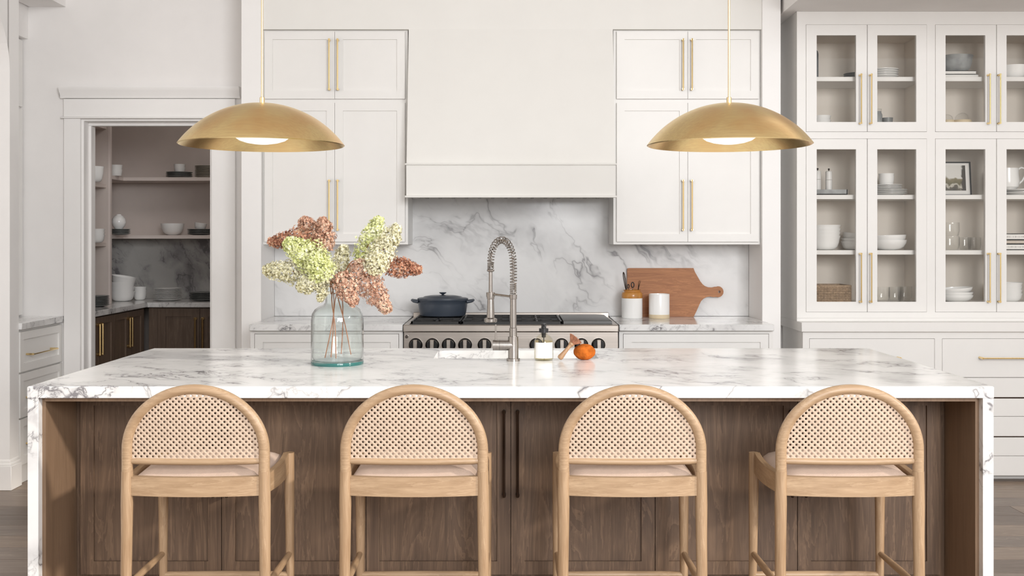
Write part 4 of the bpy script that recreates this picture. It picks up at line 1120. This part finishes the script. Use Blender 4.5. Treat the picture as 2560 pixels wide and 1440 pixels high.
for px, rr, lb in ((2368, 17, 'small glass cloche on wooden base, left one of the pair'), (2405.5, 22, 'small glass cloche on wooden base, right one of the pair')):
    dd = 6.34; cx, r_ = X(px, dd), S(rr, dd); z0 = z_ub + .001
    c_ = thing('cloche', lb, 'cloche', (cx, dd, z0), 'glass cloches in the cabinet')
    build('wooden_base', G().lathe([(0, z0), (r_ * .85, z0), (r_, z0 + .012), (r_, z0 + .032), (r_ * .95, z0 + .036), (0, z0 + .036)], (cx, dd, 0), 28), M['sand'], c_)
    build('glass_dome', G().lathe([(r_ * .80, z0 + .036)] + [(r_ * .80 * math.cos(a), z0 + .038 + r_ * .80 * math.sin(a)) for a in [PI / 2 * i / 8 for i in range(9)]], (cx, dd, 0), 24, cap=False), M['tumbler'], c_)
ware('deep', S(36, 6.34), .078, 'china', (X(2532, 6.34), 6.34, z_u + .001), 'plain white bowl on the top shelf behind the rightmost glass door', 'bowl')
ware('cup', S(13, 6.34), .035, 'grey_china', (X(2502, 6.33), 6.33, z_ub + .001), 'small dark cup half hidden behind the rightmost door stile', 'cup')
# shelf a
g = G(); tx0, tx1 = X(2000, 6.27), X(2119, 6.27); z0 = z_a + .001
g.box(tx0, tx1, 6.27, 6.43, z0, z0 + .006); g.box(tx0, tx1, 6.27, 6.276, z0, z0 + .032); g.box(tx0, tx1, 6.424, 6.43, z0, z0 + .032); g.box(tx0, tx0 + .006, 6.27, 6.43, z0, z0 + .032); g.box(tx1 - .006, tx1 + .002, 6.27, 6.43, z0, z0 + .032)
solo('serving_tray', g, M['conc'], ((tx0 + tx1) / 2, 6.35, z0), 'grey stone tray under the two white mills', 'tray')
for px, top, lb in ((2044, 427, 'taller white pepper mill with metal knob on the grey tray'), (2072, 428, 'white salt mill, right one of the pair on the grey tray')):
    dd = 6.345; cx = X(px, dd); zz = z_a + .0075; H = Z(top, dd) - zz; r_ = S(8.3, dd)
    ml = thing('mill', lb, 'mill', (cx, dd, zz), 'white mills on the grey tray')
    build('mill_body', G().lathe([(0, zz), (r_, zz), (r_, zz + H * .62), (0, zz + H * .62)], (cx, dd, 0), 20), M['matt_china'], ml)
    build('mill_cap', G().lathe([(0, zz + H * .63), (r_, zz + H * .63), (r_ * .97, zz + H * .97), (r_ * .8, zz + H), (0, zz + H)], (cx, dd, 0), 20), M['matt_china'], ml)
    build('mill_knob', G().lathe([(.003, zz + H), (.003, zz + H + .006), (.0065, zz + H + .011), (.004, zz + H + .016), (0, zz + H + .017)], (cx, dd, 0), 12), M['bronze'], ml)
ztop_ = pile('plate', 3, S(44, 6.35), .011, .0105, 'china', X(2222, 6.35), 6.35, z_a + .001, 'large white', 'plate', 'below the smaller plates in the glass cabinet', 'large white plates on the middle shelf')
zz_ = z_a + .001 + 3 * .0105 + .001
pile('plate', 3, S(37, 6.35), .010, .0095, 'china', X(2217, 6.35), 6.35, zz_, 'smaller white', 'plate', 'directly under the three white cups', 'smaller white plates on the middle shelf')
pile('cup', 3, S(19, 6.35), .040, .0145, 'china', X(2216, 6.35), 6.35, zz_ + 2 * .0095 + .0105, 'white', 'cup', 'on top of the cabinet plates', 'white cups on the plates')
pf = thing('picture_frame', 'black-framed landscape photograph with white mat leaning in the glass cabinet', 'picture frame', (X(2365, 6.38), 6.38, z_a + .001))
fw0, fw1, fz0 = X(2318, 6.38), X(2430, 6.38), z_a + .001; fz1 = fz0 + S(86, 6.38)
def lean(g): return g.xform(Matrix.Translation((0, 6.38, fz0)) @ Matrix.Rotation(R(-6), 4, 'X') @ Matrix.Translation((0, -6.38, -fz0)))
g = G(); w_ = .008
for q in ((fw0, fw1, fz0, fz0 + w_), (fw0, fw1, fz1 - w_, fz1), (fw0, fw0 + w_, fz0, fz1), (fw1 - w_, fw1, fz0, fz1)): g.box(q[0], q[1], 6.38, 6.395, q[2], q[3])
build('frame_border', lean(g), M['blackp'], pf)
build('mat_board', lean(G().box(fw0 + w_, fw1 - w_, 6.386, 6.392, fz0 + w_, fz1 - w_)), M['paper'], pf)
build('photo_print', lean(G().box(fw0 + .03, fw1 - .032, 6.384, 6.3865, fz0 + .032, fz1 - .022)), M['photo'], pf)
zz_ = pile('plate', 2, S(42, 6.34), .016, .0165, 'china', X(2550, 6.34), 6.34, z_a + .001, 'white', 'plate', 'under the white pitcher', 'plates under the pitcher') 
pz = z_a + .001 + 2 * .0165 + .002; pxx = X(2518, 6.34); pr_ = S(28, 6.34)
pc = thing('pitcher', 'white china pitcher with curved handle behind the rightmost glass door', 'pitcher', (X(2530, 6.34), 6.34, pz))
H = Z(421, 6.34) - pz
build('pitcher_body', G().lathe([(0, pz), (pr_ * .7, pz), (pr_ * .95, pz + H * .12), (pr_ * 1.02, pz + H * .35), (pr_ * .95, pz + H * .7), (pr_ * .93, pz + H), (pr_ * .87, pz + H), (pr_ * .9, pz + H * .3), (0, pz + .006)], (pxx, 6.34, 0), 28, cap=False), M['china'], pc)
pts = [(pxx + pr_ * .9, 6.34, pz + H * .93), (pxx + pr_ * 1.25, 6.34, pz + H * 1.04), (pxx + pr_ * 1.62, 6.34, pz + H * .98), (pxx + pr_ * 1.72, 6.34, pz + H * .75), (pxx + pr_ * 1.35, 6.34, pz + H * .42), (pxx + pr_ * .95, 6.34, pz + H * .22)]
build('pitcher_handle', G().tube(pts, .0058, 8), M['china'], pc)
# shelf b
TL = lambda a, b: (R(a), R(b), 0)
pile('deep', 4, S(40, 6.36), .085, .0215, 'china', X(2060, 6.37), 6.37, z_b + .001, 'big white', 'bowl', 'behind the leftmost glass door', 'big white bowls on the lower shelf')
pile('deep', 3, S(35, 6.40), .052, .0185, 'matt_china', X(2138, 6.42), 6.42, z_b + .001, 'small white', 'bowl', 'beside the big bowls in the cabinet', 'small white bowls on the lower shelf', TL(0, 9))
pile('bowl', 2, S(42, 6.33), .060, .022, 'china', X(2222, 6.33), 6.33, z_b + .001, 'wide white', 'bowl', 'on the lower shelf behind the second glass door', 'wide white bowls', TL(0, -2))
for i, (px, zoff, lb) in enumerate(((2378, 0, 'clear glass tumbler holding another on top, beside the vase-like tumblers'), (2378, 1, 'clear glass tumbler stacked on top of another in the cabinet'), (2414, 0, 'clear short tumbler, left one beside the stacked tumblers'), (2436, 0, 'clear short tumbler, right one beside the stacked tumblers'))):
    if i == 0: lb = 'clear glass tumbler at the bottom of the stacked pair'
    rr, hh = (S(20, 6.33), S(34, 6.33)) if i < 2 else (S(16, 6.37), S(31, 6.37))
    ware('tumbler', rr, hh, 'tumbler', (X(px, 6.33 if i < 2 else 6.37 + .06 * (i == 3)), 6.33 if i < 2 else 6.37 + .06 * (i == 3), z_b + .001 + zoff * (hh + .001)), lb, 'tumbler', 'tumblers on the lower shelf')
zz = z_b + .001; b0, b1 = X(2508, 6.28), X(2605, 6.28)
for h_, mt, lb in ((.036, 'paper', 'thick white book, lowest of three in the glass cabinet'), (.022, 'book_tan', 'thin tan book, middle of three in the glass cabinet'), (.038, 'paper', 'thick white book, topmost of three in the glass cabinet')):
    book(b0, b1, 6.28, zz, h_, mt, lb, lettered=True); zz += h_ + .0008
# bottom
wb = thing('wicker_basket', 'brown woven wicker basket at the bottom of the glass cabinet', 'basket', (X(2075, 6.30), 6.36, z_c + .001))
wx0, wx1, wy0, wy1, wz0, wz1 = X(2010, 6.26), X(2127, 6.26), 6.26, 6.46, z_c + .002, Z(716, 6.26)
g = G(); nrow = 9
for i in range(nrow):
    z = wz0 + (wz1 - wz0) * (i + .5) / nrow; pth = []
    per = [(wx0, wy0), (wx1, wy0), (wx1, wy1), (wx0, wy1)]
    for (a, b2), (c, d2) in zip(per, per[1:] + per[:1]):
        m_ = int(max(abs(c - a), abs(d2 - b2)) / .006)
        for j in range(m_):
            t = j / m_; xx, yy = a + (c - a) * t, b2 + (d2 - b2) * t; o_ = .0022 * math.sin(j * PI / 1.5 + i * PI)
            nxn, nyn = (0, o_) if a != c else (o_, 0)
            pth.append((xx + nxn, yy + nyn, z))
    g.tube(pth, .0062, 5, closed=True)
build('weave', g, M['wicker'], wb)
g = G(); g.box(wx0 - .004, wx1 + .004, wy0 - .004, wy0 + .006, wz1 - .004, wz1 + .008, .003); g.box(wx0 - .004, wx1 + .004, wy1 - .006, wy1 + .004, wz1 - .004, wz1 + .008, .003); g.box(wx0 - .004, wx0 + .006, wy0, wy1, wz1 - .004, wz1 + .008, .003); g.box(wx1 - .006, wx1 + .004, wy0, wy1, wz1 - .004, wz1 + .008, .003)
build('basket_rim', g, M['wicker'], wb)
for i, (px, dd, lb) in enumerate(((2206, 6.29, 'clear water glass, left one at the cabinet bottom'), (2240, 6.30, 'clear water glass, middle one at the cabinet bottom'), (2262, 6.37, 'clear water glass, right rear one at the cabinet bottom'))):
    ware('tumbler', S(18, dd), S(37, dd), 'tumbler', (X(px, dd), dd, z_c + .001), lb, 'water glass', 'water glasses at the cabinet bottom')
pile('bowl', 3, S(42, 6.33), .042, .017, 'china', X(2388, 6.33), 6.33, z_c + .001, 'low white', 'bowl', 'at the bottom behind the third glass door', 'low white bowls at the cabinet bottom', TL(0, -5))
pile('deep', 4, S(34, 6.33), .052, .021, 'china', X(2520, 6.33), 6.33, z_c + .001, 'round white', 'bowl', 'at the bottom behind the rightmost glass door', 'round white bowls at the cabinet bottom')

# ================================================================ LEFT CORNER CABINETS
lc = thing('corner_cabinet', 'white drawer cabinet in the left corner beside the pantry doorway', 'cabinet', (-3.1, 6.2, 0))
FXL = -2.785
build('cabinet_body', G().box(-3.5, FXL - .02, 5.995, WALL - .002, 0, .882), M['white'], lc)
for za, zb2 in ((.64, .868), (.38, .63), (.11, .37)):
    dz = shaker('drawer', lc, 'x', FXL - .02, 6.0, WALL - .006, za, zb2, .045, .02, .010)
    handle(dz, 'x', FXL, X(1, 1) * 0 + 6.09, (za + zb2) / 2 - .02, None, 6.42, off=.035, n0=-.012)
solo('worktop', G().box(-3.51, FXL + .012, 5.994, WALL - .001, .883, .92, .002), M['marble_c'], (-3.1, 6.2, .883), 'short marble worktop in the left corner beside the pantry doorway', 'countertop')
tc = thing('tall_cabinet', 'white tall cabinet standing on the left corner worktop', 'cabinet', (-3.3, 6.2, .92))
TX = -3.03
build('cabinet_body', G().box(-3.51, TX - .02, 5.996, WALL - .002, .921, 2.64), M['white'], tc)
shaker('door', tc, 'x', TX - .02, 6.0, WALL - .012, .93, Z(275, WALL), .05, .02, .01)
shaker('door', tc, 'x', TX - .02, 6.0, WALL - .012, Z(268, WALL), 2.63, .05, .02, .01)
struct('trim_2', G().box(-3.51, -3.0, 5.994, WALL, 2.641, 3.3), M['wall'])

# ================================================================ PANTRY
PCX = -2.755; PCY = 8.0
wt = thing('pantry_worktop', 'L-shaped dark-veined marble worktop inside the pantry', 'countertop', (-3.0, 8.2, .88))
build('worktop_run', G().box(PLX, PCX, 6.78, PB - .001, .883, .92, .002), M['marble_c'], wt)
build('worktop_run', G().box(PCX + .0005, -1.31, PCY, PB - .001, .883, .92, .002), M['marble_c'], wt)
solo('pantry_backsplash', G().box(PLX, -1.31, PB - .02, PB - .001, .921, 1.40), M['marble_d'], (-2.3, PB, .92), 'dark-veined marble splash slab on the pantry back wall', 'backsplash')
pb = thing('pantry_cabinet', 'dark oak pantry cabinets with brass handles along the back wall', 'cabinet', (-2.1, 8.1, 0))
build('cabinet_body', G().box(PCX + .0, -1.31, PCY + .045, PB - .002, .08, .882), M['pantry_wood'], pb)
f = PCY + .045
pds = [X(391, 8.0), X(497, 8.0), X(603, 8.0), X(709, 8.0)]
for i in range(3):
    dr = shaker('door', pb, 'y', f, pds[i] + .002, min(pds[i + 1], -1.32) - .002, .10, .872, .06, .02, .01, 'pantry_wood')
    hx_ = pds[i + 1] - .028 if i % 2 == 0 else pds[i] + .028
    handle(dr, 'y', f, hx_, Z(880, 8.0), Z(795, 8.0), off=.05, n0=.02, r=.008)
pl = thing('pantry_cabinet', 'dark oak pantry cabinets with brass handles along the left wall', 'cabinet', (-3.05, 7.4, 0))
build('cabinet_body', G().box(PLX + .003, PCX - .035, 6.78, PCY + .04, .08, .882), M['pantry_wood'], pl)
ys2 = [6.82, 7.10, 7.38, 7.66, 7.97]
for i in range(4):
    dr = shaker('door', pl, 'x', PCX - .035, ys2[i] + .002, ys2[i + 1] - .002, .10, .872, .045, .02, .01, 'pantry_wood')
    hy = ys2[i + 1] - .024 if i % 2 == 0 else ys2[i] + .024
    handle(dr, 'x', PCX - .035, hy, .62, .83, off=.04, n0=.02, r=.008)
# shelving
sh = thing('pantry_shelving', 'taupe built-in shelving with an upright divider inside the pantry', 'shelving', (-3.2, 7.8, .92))
build('divider', G().box(PLX, X(270.5, 7.8), 7.8, 7.826, .921, 2.895), M['taupe'], sh)
build('divider_edge', G().box(X(270.5, 7.8), X(276, 7.8), 7.798, 7.828, .921, 2.895), M['taupe_edge'], sh)
xe = X(266, 7.8)
for zz in (Z(461, 7.8), Z(607, 7.8), Z(314, 7.8)):
    build('shelf', G().box(PLX, xe, 6.80, 7.799, zz - .026, zz, .001), M['taupe_edge'], sh)
for zz in (Z(443, 8.24), Z(588, 8.24)):
    build('shelf', G().box(PLX, X(308, 8.24), 7.829, PB - .001, zz - .028, zz, .001), M['taupe_edge'], sh)
    build('shelf', G().box(X(308, 8.24) + .0005, -1.31, 8.24, PB - .001, zz - .028, zz, .001), M['taupe_edge'], sh)
zA, zB, zC = Z(443, 8.24) + .001, Z(588, 8.24) + .001, .921
zfA, zfB = Z(461, 7.8) + .001, Z(607, 7.8) + .001
dd = 8.36
pile('cup', 2, S(15, dd), .050, .034, 'china', X(290, 8.1), 8.1, zA, 'white', 'cup', 'at the left end of the top pantry shelf', 'cups on the top pantry shelf')
pile('plate', 4, S(32, dd), .012, .0105, 'grey_china', X(448, dd), dd, zA, 'dark grey', 'plate', 'on the top pantry shelf', 'dark plates on the top pantry shelf')
pile('cup', 2, S(14, dd), .042, .022, 'china', X(449, dd), dd, zA + .0445, 'white', 'cup', 'on dark plates on the top pantry shelf', 'cups on dark plates')
pile('plate', 8, S(30, dd), .012, .0115, 'beige_china', X(518, dd), dd, zA, 'beige', 'plate', 'at the right of the top pantry shelf', 'beige plates on the top pantry shelf')
pile('plate', 4, S(24, 8.05), .012, .0105, 'grey_china', X(301, 8.05), 8.05, zB, 'dark grey', 'plate', 'under the round white vase', 'dark plates under the round vase')
g = G(); vx2, vz2, rv = X(297, 8.05), zB + .045, S(17.5, 8.05)
g.lathe([(0, 0), (rv * .5, 0), (rv * .85, rv * .45), (rv, rv * .95), (rv * .9, rv * 1.45), (rv * .6, rv * 1.85), (rv * .34, rv * 2.0), (rv * .34, rv * 2.1), (rv * .26, rv * 2.1), (rv * .26, rv * 1.9), (0, rv * 1.8)], (vx2, 8.05, vz2), 28)
solo('round_vase', g, M['china'], (vx2, 8.05, vz2), 'round white vase standing on dark plates in the pantry', 'vase')
ware('bowl', S(28, dd), .092, 'china', (X(431, dd), dd, zB), 'white rimmed mixing bowl on the lower pantry shelf', 'bowl')
pile('plate', 4, S(31, dd), .013, .011, 'grey_china', X(500, dd), dd, zB, 'dark grey', 'plate', 'at the right of the lower pantry shelf', 'dark plates on the lower pantry shelf')
ware('cup', S(15, dd), .046, 'china', (X(500, dd), dd, zB + .050), 'white cup tilted on dark plates on the lower pantry shelf', 'cup', None, TL(0, 8))
db = 8.22
pile('deep', 4, S(30, db), .078, .036, 'china', X(312, db), db - .05, zC, 'large white', 'bowl', 'on the pantry worktop beside the divider', 'large bowls on the pantry worktop', TL(0, 10))
pile('deep', 3, S(16, db + .1), .055, .024, 'china', X(350, db + .1), db + .1, zC, 'small white', 'bowl', 'beside the large bowls on the pantry worktop', 'small bowls on the pantry worktop')
pile('plate', 9, S(34, 8.25), .012, .0105, 'china', X(419, 8.25), 8.25, zC, 'white', 'plate', 'on the pantry worktop centre', 'white plates on the pantry worktop')
pile('plate', 6, S(34, 8.25), .012, .0105, 'grey_china', X(508, 8.25), 8.25, zC, 'grey', 'plate', 'at the right of the pantry worktop', 'grey plates on the pantry worktop')
ware('deep', S(21, 7.5), .11, 'china', (X(238, 7.5), 7.5, zfA), 'deep white bowl on the near pantry shelf at the left', 'bowl')
pile('deep', 3, S(21, 7.5), .055, .022, 'china', X(240, 7.5), 7.5, zfB, 'white', 'bowl', 'on the near lower pantry shelf at the left', 'bowls on the near pantry shelf')
pile('plate', 7, S(32, 7.5), .012, .0105, 'grey_china', X(240, 7.5), 7.5, zC, 'grey', 'plate', 'in front of the pantry divider', 'grey plates before the divider')
